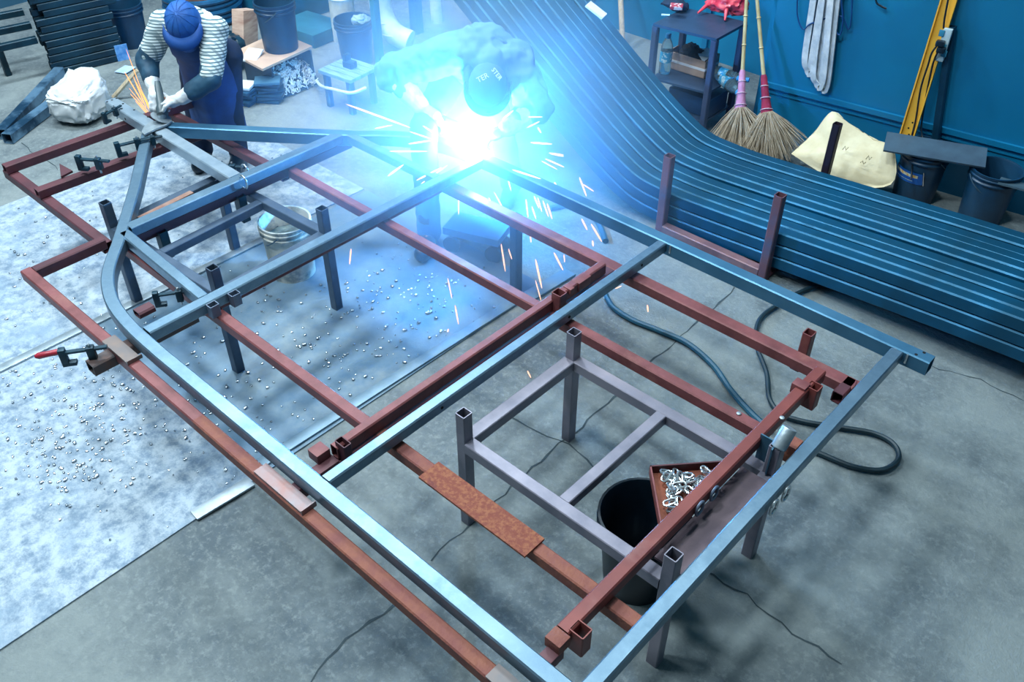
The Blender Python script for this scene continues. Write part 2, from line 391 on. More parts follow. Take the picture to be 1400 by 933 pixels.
# cover strips on top of beams
mb = MB(); mb.box((-1.55, 1.508, ZR + .005), (.54, .105, .010)); mb.build('cover_strip', M_RUSTD(), jig)
mb = MB(); a = W(350, 640, .597); b = W(408, 690, .597)
mb.box((-2.15, 1.078, ZR + .006), (.30, .058, .012)); mb.box((-2.002, 1.08, ZR + .012), (.006, .066, .026)); mb.build('cover_strip', mat('heat_tinted', '#8b6560', '#7e828a', 7, .45, .3), jig)
mb = MB(); mb.box((-3.33, 1.075, ZR + .006), (.22, .062, .012)); mb.box((-3.222, 1.08, ZR + .010), (.006, .07, .02)); mb.build('cover_strip', mat('burnt_strip', '#5b5f66', '#7b6b64', 6, .45, .4), jig)
mb = MB(); mb.box((-.99, 1.07, ZR + .004), (.16, .06, .008)); mb.build('cover_strip', mat('burnt_strip', '#5b5f66'), jig)
mb = MB(); mb.prism([W(82, 226, .585), W(100, 236, .585), W(84, 244, .585)][::-1], .012); mb.build('corner_gusset', M_PURPLE(), jig)
# legs and feet under the jig (seen past the beams)
for x, y in ((-2.86, 3.14), (-3.0, 3.09), (-4.86, 2.95)):
    if x > -2.9: MB().tube([(x, y, 0), (x, y, .527)], .055, .055).build('leg', mat('jig_leg', '#3a5a78', '#2f4d69', 6, .5, .3), jig)
# rings hanging on the near cross beam, bolt heads
for p in ((960, 702), (984, 684)):
    q = W(p[0], p[1], .6); dring((-.945, q.y, .625), jig, .022, 'x', M_STEEL_D())
for p in ((1010, 566), (1069, 572)):
    mb = MB(); mb.lathe(W(p[0], p[1], .586 if p[0] == 1010 else .65), [(.010, 0), (.010, .004), (.006, .006)], 12, cap1=True); mb.build('bolt_head', M_BARE(), jig)

# ------------------------------------------------------------------ trestles
def trestle(o, rz, label, m, lx=1.0, ly=.69, z_rail=.525, hp=.666, mid=.5, low=None):
    """local frame: x along, y across; o = post at (0,0)"""
    t = thing('trestle', (o[0], o[1], 0), label, 'trestle'); t.rotation_euler = (0, 0, rz)
    def b(fn, name): return fn
    def mk(path, name, w=.05, h=.05, up=(0, 0, 1)):
        mbx = MB(); mbx.tube(path, w, h, .0035, .004, up=up)
        mbx.bm.transform(Matrix.Translation(V((o[0], o[1], 0)))); return mbx.build(name, m, t)
    zc_ = z_rail - .03
    for x in (0, lx):
        for y in (0, ly): mk([(x, y, 0), (x, y, low if low and x == 0 and y else hp)], 'leg', up=(0, 1, 0))
    for y in (0, ly): mk([(.025, y, zc_), (lx - .025, y, zc_)], 'top_rail', .055, .055)
    for x in (0, lx): mk([(x, .025, zc_), (x, ly - .025, zc_)], 'end_rail', .06, .055)
    mk([(lx * mid, .028, zc_), (lx * mid, ly - .028, zc_)], 'middle_rail', .05, .05)
    return t
MT = mat('mauve_trestle_steel', '#8a8794', '#70707f', 6, .42, .4, .1, c3='#a39aa4', s3=1.5)
trestle((-1.885, 1.765), 0, 'mauve grey steel trestle standing under the near half of the trailer frame', MT, 1.005, .685, mid=.5)
trestle((-4.40, 1.60), .055, 'dark steel trestle standing under the front half of the frame, white bucket between its legs', mat('dark_trestle_steel', '#4e5f72', '#3a4c60', 6, .45, .4, .1), .93, .69, mid=.44, low=.57)

# ------------------------------------------------------------------ things on the near trestle
tb = thing('link_tray', W(950, 680, .53), 'rust brown angled tray full of shiny chain links under the near cross tube', 'tray')
tz = .541
A = W(888, 640, tz + .03); B = W(1005, 632, tz + .03); Cc = W(905, 735, tz + .03)
A.z = B.z = Cc.z = tz
mb = MB(); mb.prism([A, Cc, B], .006); mb.build('tray_floor', mat('tray_rust', '#8a4a34', '#6b382c', 12, .7, .1, .2), tb)
def wallstrip(p, q, h, name, m):
    p = V(p); q = V(q); d = (q - p).normalized(); n = V((-d.y, d.x, 0)) * .006
    mb = MB(); mb.prism([p, q, q + n, p + n], h); return mb.build(name, m, tb)
wallstrip(A, Cc, .044, 'tray_side', M_RUST()); wallstrip(B, A, .044, 'tray_side', M_PURPLE()); wallstrip(Cc, B, .02, 'tray_side', M_RUST())
def link_proto(L=.058, wd_=.030, r=.0045):
    pts = arc((0, (L - wd_) / 2, 0), wd_ / 2 - r, 0, 180, 6, V((1, 0, 0)), V((0, 1, 0))) + arc((0, -(L - wd_) / 2, 0), wd_ / 2 - r, 180, 360, 6, V((1, 0, 0)), V((0, 1, 0)))
    return MB().rod(pts, r, 7, closed=True)
proto = link_proto().build('chain_link', M_LINK(), base=(0, 0, 0))
first = True
nlink = 0
tries = 0
while nlink < 46 and tries < 900:
    tries += 1
    u, v = rnd.random(), rnd.random()
    p = A + (B - A) * (u * .9 + .14) + (Cc - A) * (v * .66 + .10)
    if u + v > .84: continue
    o = proto if first else proto.copy()
    if not first: COL.objects.link(o)
    first = False
    o.location = (p.x, p.y, tz + .020 + .026 * rnd.random() ** 1.3)
    o.rotation_euler = (rnd.uniform(-.45, .45), rnd.uniform(-.45, .45), rnd.uniform(0, 6.28))
    tag(o, 'shiny oval chain link lying loose in the rust brown tray', 'chain link', 'chain links in the tray'); nlink += 1
def bucket(c, r0, r1, h, label, m, mi=None, wall_=.006, handle=None, rib=True, rot=None, name='bucket', group=None):
    t = thing(name, c, label, 'bucket', group)
    c = V(c)
    pr = [(r0, 0), (r0 + (r1 - r0) * .5, h * .5), (r0 + (r1 - r0) * .8, h * .8)]
    if rib: pr += [(r1 + .008, h * .82), (r1 + .008, h * .84), (r1, h * .86), (r1, h * .9), (r1 + .010, h * .91), (r1 + .010, h * .93), (r1 + .003, h * .94)]
    pr += [(r1 + .006, h - .012), (r1 + .008, h), (r1 - .002, h), (r1 - wall_, h - .01), (r0 - wall_, .012)]
    mb = MB(); mb.lathe(c, pr, 32); mb.lathe(c, [(r0 - wall_, .012), (.001, .0121)], 32, cap0=False)
    mb.build('bucket_body', m, t)
    if handle is not None:
        u = V((math.cos(handle), math.sin(handle), 0)); w = V((-u.y, u.x, 0))
        pts = arc(c + V((0, 0, h * .9)), r1 + .014, 0, 180, 16, u, (w * .75 - V((0, 0, .66))).normalized())
        MB().rod(pts, .004, 7).build('bail_handle', mat('wire_grey', '#4f6a7c', '#3f5868', 9, .4, .6), t)
    if rot: t.rotation_euler = rot
    return t
bk = bucket((-1.16, 2.02, 0), .135, .175, .42, 'black plastic bucket on the floor inside the near trestle', M_BLK(), rib=True)
mb = MB()
for k in range(26):
    a = rnd.uniform(0, 6.28); r = rnd.uniform(0, .1); p = V((-1.16 + r * math.cos(a), 2.02 + r * math.sin(a), .03 + rnd.uniform(0, .02)))
    mb.rod(arc(p, .012, 0, rnd.uniform(120, 300), 7, V((math.cos(a * 3), math.sin(a * 3), .3)).normalized(), V((-math.sin(a * 3), math.cos(a * 3), .4)).normalized()), .0025, 5)
o = mb.build('metal_swarf', M_LINK()); tag(o, 'curled metal swarf in the bottom of the black bucket by the trestle', 'metal scrap', kind='stuff')
# cylinder and bracket on the trestle's far near corner
cy = thing('magnet_holder', W(1058, 640, .53), 'small silver cylinder on a bent blue steel bracket at the trestle corner', 'fixture')
p = W(1070, 600, .70); q = W(1062, 622, .64)
d = (W(1072, 597, .70) - W(1064, 614, .66)).normalized()
MB().lathe(W(1064, 613, .66), [(.026, 0), (.030, .004), (.030, .085), (.027, .09)], 20, V((.05, .55, .8)).normalized(), cap1=True).build('silver_cylinder', M_BARE(), cy)
mb = MB(); b0 = W(1052, 640, .53)
mb.box((b0.x, b0.y, .60), (.006, .085, .14), Matrix.Rotation(.15, 3, 'Z')); mb.box((b0.x - .035, b0.y + .01, .60), (.07, .006, .13)); mb.build('bracket', mat('bracket_blue', '#4d7890', '#3a6078', 7, .4, .5), cy)
mb = MB(); mb.box((b0.x + .03, b0.y + .10, .575), (.05, .06, .09)); mb.build('rusty_foot', M_RUST2(), cy)
flat = MB(); flat.box((-.905, 2.09, .531), (.13, .58, .012)); tag(flat.build('flat_bar', mat('brown_flat', '#6a5a62', '#574a54', 6, .5, .25, .1)), 'grey flat bar lying along the trestle end rail by the near cross tube', 'metal bar')

# ------------------------------------------------------------------ white bucket under the far trestle
wb = bucket((W(402, 372, 0).x, W(402, 372, 0).y, 0), .13, .145, .37, 'paint splashed white bucket on the floor under the front half of the frame',
            mat('splashed_white', '#d5d5cb', '#7f8d92', 7, .6, 0, .3, lo=.5, hi=.62, c3='#b07a4a', s3=3.2, lo3=.66, hi3=.72), handle=2.2)
MB().lathe(V(wb.location) , [(.118, .26), (.001, .262)], 24, cap0=False).build('bucket_contents', mat('pale_sludge', '#8d9c98', '#61757a', 18, .8, 0, .6), wb)

# ------------------------------------------------------------------ clamps and bits on the jig front
def clamp(p, rz, label, red=False, sc=1.0):
    p = V(p); t = thing('bar_clamp', p, label, 'clamp')
    R = Matrix.Rotation(rz, 4, 'Z')
    def T(*a): return p + (R @ V(a)) * sc
    MB().tube([T(-.02, 0, .02), T(.17, 0, .02)], .022 * sc, .012 * sc, .002, .003, closed_ends=True).build('clamp_bar', M_STEEL_B(), t)
    m = MB(); m.box(T(-.015, 0, 0), (.03 * sc, .03 * sc, .085 * sc), R.to_3x3(), .004); m.box(T(.0, .0, -.04), (.06 * sc, .03 * sc, .018 * sc), R.to_3x3(), .003); m.build('fixed_jaw', M_STEEL_B(), t)
    m = MB(); m.box(T(.10, 0, .0), (.034 * sc, .032 * sc, .07 * sc), R.to_3x3(), .004); m.build('sliding_jaw', M_STEEL_B(), t)
    MB().rod([T(.10, 0, .05), T(.10, 0, -.06)], .006 * sc, 8).build('screw', M_LINK(), t)
    if red:
        m = MB(); m.lathe(T(-.02, -.0, .03), [(.009, 0), (.014, .01), (.013, .05), (.015, .09), (.008, .105)], 12, (R @ V((-1, 0, -.08))).normalized(), cap1=True); m.build('red_grip', mat('red_grip', '#a32436', '#8c1e2e', 20, .4), t)
    return t
_a = W(62, 491, .6); _b = W(125, 482, .6)
clamp(W(92, 487, .6), math.atan2((_b - _a).y, (_b - _a).x), 'bar clamp with a red grip gripping the burnt tube end of the jig', True, 1.0)
clamp(W(112, 222, .655), .6, 'dark steel clamp standing on the jig corner nearest the left edge')
clamp(W(165, 203, .655), 1.3, 'dark clamp on the second jig cross tube beneath the drawbar')
clamp(W(190, 196, .66), 1.2, 'smaller dark clamp beside the left arm of the frame apex', sc=.8)
clamp(W(145, 160, .66), 1.9, 'dark clamp gripping the far jig tube beside the white bag', sc=.8)
clamp(W(295, 232, .60), .7, 'clamp on the jig tube beside the drawbar and the first cross member')
clamp(W(218, 408, .60), 1.0, 'dark clamp in the corner behind the curved left rail', sc=.9)
# loose rust strip behind cross member one
mb = MB(); p = W(190, 298, .60); q = W(262, 262, .60); d = (q - p)
mb.box((p + q) / 2 - V((0, 0, .005)), (d.length, .035, .01), Matrix.Rotation(math.atan2(d.y, d.x), 3, 'Z')); tag(mb.build('rusty_strip', mat('tan_rust', '#8f7468', '#7a5548', 14, .7, .1, .3)), 'short rusty steel strip lying behind the first cross member of the frame', 'metal bar')
# channel offcuts behind the bent rail
mb = MB(); p = W(205, 427, .60); mb.tube([p + V((-.03, -.05, 0)), p + V((-.03, .03, 0))], .06, .035, .008, .004); tag(mb.build('tube_offcut', M_PURPLE()), 'short hollow tube offcut between the curved rail and second cross member', 'tube offcut')

# ------------------------------------------------------------------ pile of long tubes and its rack
base = [(2.0, .22), (.4, .19), (-.8, .14), (-2.2, .045), (-2.65, .03), (-2.93, .06), (-3.2, .18), (-3.5, .36), (-3.9, .62), (-4.5, 1.02), (-5.3, 1.55)]
PS = M_STEEL_P()
TW = .082
PILE_PROTO = {}
def pile_tube(iy, iz, lab):
    y = 4.315 + iy * .0835
    dz = iz * .0825 + .041
    jx = rnd.uniform(-.05, .05)
    wob = rnd.uniform(-.004, .004)
    raise_ = {0: .0, 4: .016, 5: .018, 6: .010, 2: .006, 8: .008}.get(iy, 0) if iz == 2 else 0
    bow = .035 * iz
    bp = crom([(x, 0, z) for x, z in base], 5); pts = []
    for i, p in enumerate(bp):
        t = (bp[min(i + 1, len(bp) - 1)] - bp[max(i - 1, 0)]).normalized(); nn = V((-t.z, 0, t.x)); nn = nn if nn.z > 0 else -nn
        q = p + nn * (dz + raise_); pts.append(V((q.x, y, q.z)))
    o = MB().tube(pts, .078, .078, .008, .004).build('steel_tube', PS)
    tag(o, lab, 'steel tube', 'long blue tubes in the bent pile')
NY = 10
ORD = ('first', 'second', 'third', 'fourth', 'fifth', 'sixth', 'seventh', 'eighth', 'ninth', 'tenth', 'eleventh', 'twelfth', 'thirteenth', 'fourteenth', 'fifteenth')
for iz in range(3):
    for iy in range(NY):
        if iz == 2: lab = 'long blue steel tube, %s back from the front edge on top of the bent pile' % ORD[iy]
        elif iy == 0: lab = 'long blue steel tube %s in the front face of the bent pile' % ('lowest', 'second lowest')[iz]
        else: lab = 'long blue steel tube inside the bent pile, covered by the top course'
        pile_tube(iy, iz, lab)
rk = thing('tube_rack', (-2.25, 4.7, 0), 'rust purple steel rack with upright posts holding the pile of blue tubes', 'rack')
RP = mat('rack_primer', '#7c5258', '#5d4350', 5, .5, .15, .1, c3='#3f5a78', s3=2.2)
for x, y, h in ((-1.875, 4.235, .575), (-2.615, 4.235, .545)):
    MB().tube([(x, y, 0), (x, y, h)], .055, .055, up=(0, 1, 0)).build('front_post', RP, rk)
MB().tube([(-2.03, 5.19, 0), (-2.03, 5.19, .60)], .05, .05, up=(0, 1, 0)).build('rear_post', mat('rear_post_dark', '#2c2230', '#241d2a', 6, .5, .2), rk)
MB().tube([(-2.59, 4.235, .045), (-1.9, 4.235, .045)], .06, .055).build('base_rail', mat('base_rail_primer', '#8b6a6c', '#6f5258', 7, .5, .2), rk)
for x in (-1.875, -2.615): MB().tube([(x, 4.26, .0), (x, 5.2, .0)], .05, .02, .003, .003).build('foot_rail', RP, rk)
# pale paper label lying on the tubes far back
p = W(815, 14, .98)
mb = MB(); mb.box(p, (.14, .09, .012), Matrix.Rotation(.3, 3, 'Z') @ Matrix.Rotation(.5, 3, 'Y')); tag(mb.build('paper_slip', mat('white_paper', '#dfe6ea', '#c9d4da', 9, .8)), 'crumpled white slip of paper tucked on the blue tubes near the table', 'paper')
p = W(822, 160, .33)
mb = MB(); mb.box((p.x, p.y, p.z), (.12, .05, .004), Matrix.Rotation(.58, 3, 'Y')); tag(mb.build('paper_label', mat('tan_label', '#b58f90', '#9b7d84', 9, .8)), 'small tan label stuck on the bend of the blue tubes', 'label')
# shadow-side wooden pole by the recess
mb = MB(); q0 = V((-4.72, 6.45, 0)); q1 = WY(846, -60, 6.66); q2 = WY(850, 30, 6.45); mb.rod([q1.lerp(q2, (q1.z) / (q1.z - q2.z)), q1], .024, 10); tag(mb.build('wooden_pole', mat('pale_wood', '#c9b79a', '#b09c80', 9, .6, stretch=(6, 6, .8))), 'pale wooden pole leaning in the recess behind the blue tubes', 'pole')

# ------------------------------------------------------------------ cable on the floor
def cable(name, pts, r, m, label, cat='cable', seg=8, n=8):
    mb = MB(); mb.rod(crom(pts, n), r, seg); o = mb.build(name, m); return tag(o, label, cat)
M_CBL = mat('cable_rubber', '#14303c', '#0f2630', 20, .5)
cable('welding_cable', [W(1128, 388, .02), W(1095, 399, .02), W(1060, 419, .02), W(1038, 438, .02), W(1034, 470, .02), W(1048, 510, .02), W(1052, 545, .02), W(1068, 566, .02), W(1100, 577, .02), W(1150, 585, .02), W(1195, 593, .02), W(1222, 608, .02), W(1228, 628, .02), W(1205, 643, .02), W(1165, 638, .02), W(1120, 620, .02), W(1085, 606, .02)], .013, M_CBL, 'dark cable snaking on the concrete beyond the near right corner of the frame')
cable('welding_hose', [W(828, 402, .02), W(838, 420, .02), W(865, 438, .02), W(900, 452, .02), W(940, 470, .02), W(975, 500, .02), W(1000, 535, .02), W(1030, 568, .02), W(1055, 590, .02)], .016, mat('hose_teal', '#1f5870', '#184a60', 12, .5), 'teal hose curving over the floor beneath the right rust beam', 'hose')
cable('tube_offcut_hose', [W(752, 285, .02), W(785, 280, .02), W(815, 300, .02), W(828, 330, .02)], .02, mat('hose_teal', '#1f5870'), 'short blue hose on the floor between frame and tube pile', 'hose')

# ------------------------------------------------------------------ broom, sack, slings, yellow beam, buckets along the wall
def broom(foot, top, wrapc, rwrap, spread, label, seed, lean):
    r_ = random.Random(seed); t = thing('broom', (foot.x, foot.y, 0), label, 'broom', 'straw brooms by the wall')
    ax = (top - foot).normalized()
    neck = foot + ax * .32
    n = 14; pts = [neck.lerp(top, k / n) for k in range(n + 1)]
    mb = MB(); mb.rod(pts, .014, 10, r1=.011)
    for k in range(2, n, 3): mb.lathe(pts[k], [(.0135, -.006), (.017, 0), (.0135, .006)], 10, ax)
    mb.build('bamboo_handle', mat('bamboo', '#c8b98f', '#b3a074', 8, .5), t)
    mb = MB(); w0 = foot + ax * .19; mb.lathe(w0, [(.045, 0), (.034, .06), (.026, .14), (.022, .26), (.015, .28)], 16, ax, cap1=True)
    o = mb.build('cloth_wrap', wrapc, t); 
    for k in range(3): MB().rod([w0 + ax * (.04 + .08 * k) + (AX * math.cos(a) + FW * math.sin(a)) * (.043 - .008 * k) for a in [i * .5236 for i in range(12)]], .003, 5, closed=True).build('binding_wire', mat('binding', '#d9c6d2', '#c8a9bc', 9, .6), o)
    mb = MB(); sd = AX.copy()
    fr = FW.cross(ax).normalized(); 
    for k in range(650):
        a = r_.gauss(0, .46); b = r_.gauss(0, .2)
        a = max(-1, min(1, a)); L = .30 + .10 * r_.random() - .07 * abs(a)
        d = (-ax + fr * (a * spread + lean) + ax.cross(fr) * b).normalized()
        p0 = w0 + fr * (a * .03) + ax * .03 + ax.cross(fr) * b * .1
        p1 = p0 + d * L * .5 + V((0, 0, .01 * r_.uniform(-1, 1))); p2 = p0 + d * L + V((0, 0, -.02 * abs(a))) + fr * .02 * r_.uniform(-1, 1)
        if p2.z < .005: p2.z = .005
        mb.rod([p0, p1, p2], .0028, 4, cap=False, r1=.0012)
    mb.build('straw_bristles', mat('straw', '#b8aa96', '#94846f', 30, .8), t)
    return t
f1 = W(1040, 196, .08); f1 = WY(1046, 196, 5.48)
broom(WY(1010, 190, 5.40), WY(1024, -60, 5.72), mat('pink_cloth', '#c98fb4', '#b57aa2', 14, .8, 0, .3), .04, 1.0, 'straw broom with a pink wrapped neck leaning left of the red one by the wall', 3, .15)
broom(WY(1052, 196, 5.48), WY(1030, -60, 5.70), mat('red_cloth', '#a02a4d', '#8a2242', 14, .8, 0, .3), .035, 1.1, 'straw broom with a dark red wrapped neck leaning right of the pink one', 5, -.05)
# sack against the wall
def sack():
    mb = MB(); n = 26
    corners = [W(1088, 215, .12), V((0, 0, 0)), None]
    base0 = WY(1082, 210, 5.45); top = WY(1137, 153, 5.72); r1 = WY(1222, 205, 5.66); r0 = WY(1218, 252, 5.50); mid = WY(1150, 250, 5.42)
    out = [base0, WY(1112, 182, 5.62), top, WY(1160, 168, 5.72), WY(1195, 190, 5.70), r1, r0, mid]
    c = sum(out, V()) / len(out); front = []; bm = mb.bm
    rings = []
    K = 7; NN = 40
    loop = crom(out + [out[0]], 5)[:-1]
    for side in (1, -1):
        vs = []
        for k in range(K):
            f = 1 - (k / K)
            ring_ = []
            for p in loop:
                q = c + (p - c) * f; th = .085 * (1 - f ** 2.2)
                q = q + wn * side * th + wn * .02 * noise.noise(q * 14) * side
                ring_.append(bm.verts.new(q))
            vs.append(ring_)
        for k in range(K - 1): mb.bridge(vs[k], vs[k + 1])
        cv = bm.verts.new(c + wn * side * .085)
        L_ = vs[-1]
        for i in range(len(L_)): bm.faces.new((L_[i], L_[(i + 1) % len(L_)], cv))
        rings.append(vs[0])
    mb.bridge(rings[0], rings[1])
    o = mb.build('woven_sack', mat('sack_cloth', '#d8cfb0', '#c6b996', 7, .85, 0, .25, bscale=20), smooth=80)
    return tag(o, 'cream woven sack leaning on the blue wall behind the dark rack post', 'sack')
sk = sack()
# faded print on the sack: three smudged characters and a stripe
for px, py, w_, h_ in ((1156, 203, .03, .045), (1160, 230, .04, .02), (1180, 222, .05, .02), (1188, 216, .02, .04)):
    mb = MB(); p = WY(px, py, 5.47); q = None
    pts = [p + wd * (.011 * (k - 1.5)) + V((0, 0, h_ * .5 * (1 if k % 2 else -1) * rnd.uniform(.5, 1))) for k in range(4)]
    mb.rod(pts, .0035, 5); mb.build('faded_print', mat('faded_ink', '#aaa184', '#b9b091', 20, .9), sk)

# webbing slings hanging on the wall
def ribbon(mb, pts, w, th, side):
    pts = crom(pts, 8); n = len(pts); a = []
    for i, p in enumerate(pts):
        t = (pts[min(i + 1, n - 1)] - pts[max(i - 1, 0)]).normalized()
        s_ = (V(side) - t * V(side).dot(t)).normalized(); nn = t.cross(s_).normalized()
        a.append(mb.ring([p + s_ * w / 2 + nn * th / 2, p - s_ * w / 2 + nn * th / 2, p - s_ * w / 2 - nn * th / 2, p + s_ * w / 2 - nn * th / 2]))
    for i in range(n - 1): mb.bridge(a[i], a[i + 1])
    mb.cap(a[0], True); mb.cap(a[-1])
M_WEB = mat('grey_webbing', '#d3dce4', '#a3b3c2', 11, .8, 0, .3)
def wall_at(px, py, out=.0):
    r = ray(px, py); s = ((wp - V((0, 0, CAM_H))).dot(wn)) / r.dot(wn); return V((0, 0, CAM_H)) + r * s + wn * out
def sling(xs, bot, label, out):
    (x0, x1), (y0, y1) = xs, bot
    mb = MB()
    a = wall_at(x0[0], -60, out); b = wall_at(x0[1], y0 - 12, out); c_ = wall_at((x0[1] + x1[1]) / 2, y1, out); d = wall_at(x1[1], y0 - 12, out + .02); e = wall_at(x1[0], -60, out + .02)
    ribbon(mb, [a, a.lerp(b, .5), b, b.lerp(c_, .6) + (c_ - (b + d) / 2) * .22, c_, d.lerp(c_, .6) + (c_ - (b + d) / 2) * .22, d, d.lerp(e, .5), e], .05, .007, wn * .35 + wd * .94)
    o = mb.build('lifting_sling', M_WEB); tag(o, label, 'sling', 'webbing slings on the wall')
sling((((1122, 1104), (1134, 1110)), (90, 98)), (88, 99), 'pale webbing lifting sling with the leftmost and shortest loop on the blue wall', .02) if False else sling(((1122, 1102), (1136, 1113)), (90, 99), 'pale webbing lifting sling whose loop hangs leftmost on the blue wall', .02)
sling(((1134, 1115), (1146, 1131)), (106, 116), 'pale webbing lifting sling whose loop hangs between the other two on the blue wall', .045)
sling(((1142, 1121), (1154, 1136)), (112, 121), 'pale webbing lifting sling whose loop hangs rightmost and lowest on the blue wall', .03)
M_BWIRE = mat('blue_wire', '#0d4a86', '#0a3c70', 9, .4)
cw = [(1095, -30), (1092, 15), (1100, 38), (1112, 30), (1150, 20), (1162, 38), (1166, 20), (1168, -30)]
cable('coiled_wire', [wall_at(x, y, .03) for x, y in cw], .005, M_BWIRE, 'thin blue wire loops hanging behind the pale slings on the wall', n=10)
cable('coiled_wire', [wall_at(x, y, .05) for x, y in [(1150, -30), (1156, 20), (1152, 44), (1146, 30), (1160, -30)]], .006, M_BWIRE, 'dark blue wire loop hanging just right of the pale slings', n=10)
cable('plug_lead', [wall_at(x, y, .03) for x, y in [(1198, -20), (1200, 0), (1206, 6), (1214, 10)]], .006, M_BLK(), 'short dark lead with a plug hanging on the wall at the top', 'cable')
# yellow channel leaning on the wall
def leaning():
    b0 = wall_at(1247, 184, .16); b0.z = max(.36, b0.z); t0 = wall_at(1302, -10, .02)
    t = thing('yellow_beam', b0, 'yellow drilled steel beam leaning on the blue wall above a bucket', 'beam')
    d = (t0 - b0).normalized(); sd = d.cross(wn).normalized(); n2 = sd.cross(d).normalized()
    if n2.dot(wn) < 0: n2 = -n2
    top = b0 + d * 1.6; Y = mat('yellow_paint', '#e3ae3a', '#d79f30', 5, .45, 0, .05, c3='#f0d080', s3=1.2)
    mb = MB(); w = .052
    for s_ in (-1, 1):
        c0 = b0 + sd * s_ * .041; c1 = top + sd * s_ * .041
        mb.rod([c0, c1], .006, 6)
    mb.prism([b0 - sd * .047, b0 + sd * .047, b0 + sd * .047 + n2 * .008, b0 - sd * .047 + n2 * .008], 1.0, up=(top - b0)); 
    mb.prism([b0 - sd * .047, b0 - sd * .039, b0 - sd * .039 + n2 * .03, b0 - sd * .047 + n2 * .03], 1.0, up=(top - b0))
    mb.prism([b0 + sd * .039, b0 + sd * .047, b0 + sd * .047 + n2 * .03, b0 + sd * .039 + n2 * .03], 1.0, up=(top - b0))
    mb.build('beam_channel', Y, t)
    mb = MB()
    for k in (.05, .09, .13, .5): mb.lathe(b0 + d * k + sd * (.008 if k in (.05, .13) else -.006) + n2 * .0085, [(.006, 0), (.006, .001)], 10, n2, cap1=True)
    mb.build('bolt_hole', M_HOLE(), t)
    return b0, d, sd, n2
b0, dY, sdY, nY = leaning()
# power strip and its leads
ps = thing('power_strip', wall_at(1296, 74, .1), 'white multi socket power strip hanging beside the yellow beam', 'power strip')
p0 = wall_at(1294, 32, .10); p1 = wall_at(1299, 76, .10); dd = (p1 - p0); R = Matrix((wd, -wn, V((0, 0, 1)))).transposed()
mb = MB(); mb.box((p0 + p1) / 2, (.052, .03, dd.length), R, .006); mb.build('strip_body', mat('strip_white', '#b9cfd6', '#9fbac4', 6, .4), ps)
mb = MB()
for k in (.12, .55, .75): mb.box(p0.lerp(p1, k) + wn * .017, (.032, .006, .04), R, .004)
mb.build('socket_face', mat('socket_blue', '#3b8fb0', '#2d7d9f', 9, .4), ps)
mb = MB()
for k in (.42, .62): mb.box(p0.lerp(p1, k) + wn * .03 - wd * .012, (.05, .04, .035), R, .008)
mb.build('black_plug', M_BLK(), ps)
cable('strip_lead', [wall_at(1304, -20, .08), wall_at(1300, 5, .1), wall_at(1297, 22, .1), wall_at(1296, 32, .1)], .006, M_BLK(), 'black lead running up from the power strip')
cable('hanging_lead', [wall_at(1290, 52, .14), wall_at(1283, 62, .15), wall_at(1278, 78, .15), wall_at(1268, 110, .15), wall_at(1262, 150, .16), wall_at(1256, 178, .17), W(1248, 205, .34), W(1246, 245, .25)], .006, M_BLK(), 'black lead hanging down the front of the yellow beam into the bucket')
cable('hanging_lead', [wall_at(1291, 60, .14), wall_at(1284, 75, .12), wall_at(1279, 95, .12), wall_at(1272, 130, .12), wall_at(1268, 165, .14), W(1264, 205, .36), W(1262, 255, .2)], .006, M_BLK(), 'black lead hanging just right of the yellow beam')
# dark tube standing at the wall
MB_ = MB(); a = wall_at(1294, 192, .05); b = wall_at(1296, 60, .05); MB_.tube([V((a.x, a.y, .0)), V((b.x, b.y, 1.1))], .045, .045, up=(0, 1, 0)); tag(MB_.build('dark_tube', mat('dark_blue_tube', '#164a66', '#0f3a54', 5, .4, .3)), 'dark blue square tube standing against the wall under the power strip', 'steel tube')
# plank resting across buckets
pk0 = W(1212, 192, .40); pk1 = W(1350, 215, .40); d = pk1 - pk0
bR = W(1262, 258, 0); bR.y += .06
pl = MB(); ang = math.atan2(d.y, d.x); pl.box(((pk0.x + pk1.x) / 2, (pk0.y + pk1.y) / 2 - .02, .40), (d.length, .19, .012), Matrix.Rotation(ang, 3, 'Z') @ Matrix.Rotation(.22, 3, 'X')); tag(pl.build('steel_plate', mat('plank_grey', '#3f5a6e', '#33495c', 6, .6, .1, .1)), 'dark grey flat plate laid across the rims of two buckets by the wall', 'plate')
tR = bucket((W(1255, 262, 0).x, 5.735, 0), .13, .15, .375, 'dark bucket with a blue and yellow label under the yellow beam', M_BPLAS(), handle=-.6)
def bucket_label(t, r, z0, z1, a0, a1, m, name='label_band'):
    c = parent_origin(t); mb = MB(); n = 14; lo = []; hi = []
    for k in range(n + 1):
        a = math.radians(a0 + (a1 - a0) * k / n); lo.append(mb.bm.verts.new(c + V((math.cos(a) * r, math.sin(a) * r, z0)))); hi.append(mb.bm.verts.new(c + V((math.cos(a) * (r + .006), math.sin(a) * (r + .006), z1))))
    mb.bridge(lo, hi, False)
    return mb.build(name, m, t)
bucket_label(tR, .144, .17, .25, -150, -60, mat('label_blue', '#1560b0', '#0f4f9a', 9, .4))
bucket_label(tR, .1465, .21, .235, -145, -75, mat('label_yellow', '#e0a84a', '#d8d8c0', 40, .4, lo=.45, hi=.55))
bucket_label(tR, .1455, .185, .195, -145, -85, mat('label_white', '#cfe0ee', '#9fc0dc', 60, .4, lo=.45, hi=.5))
bucket((W(1345, 290, 0).x, 5.79, 0), .13, .15, .36, 'dark bucket with no label right of the labelled one by the wall', M_BPLAS(), handle=3.9)
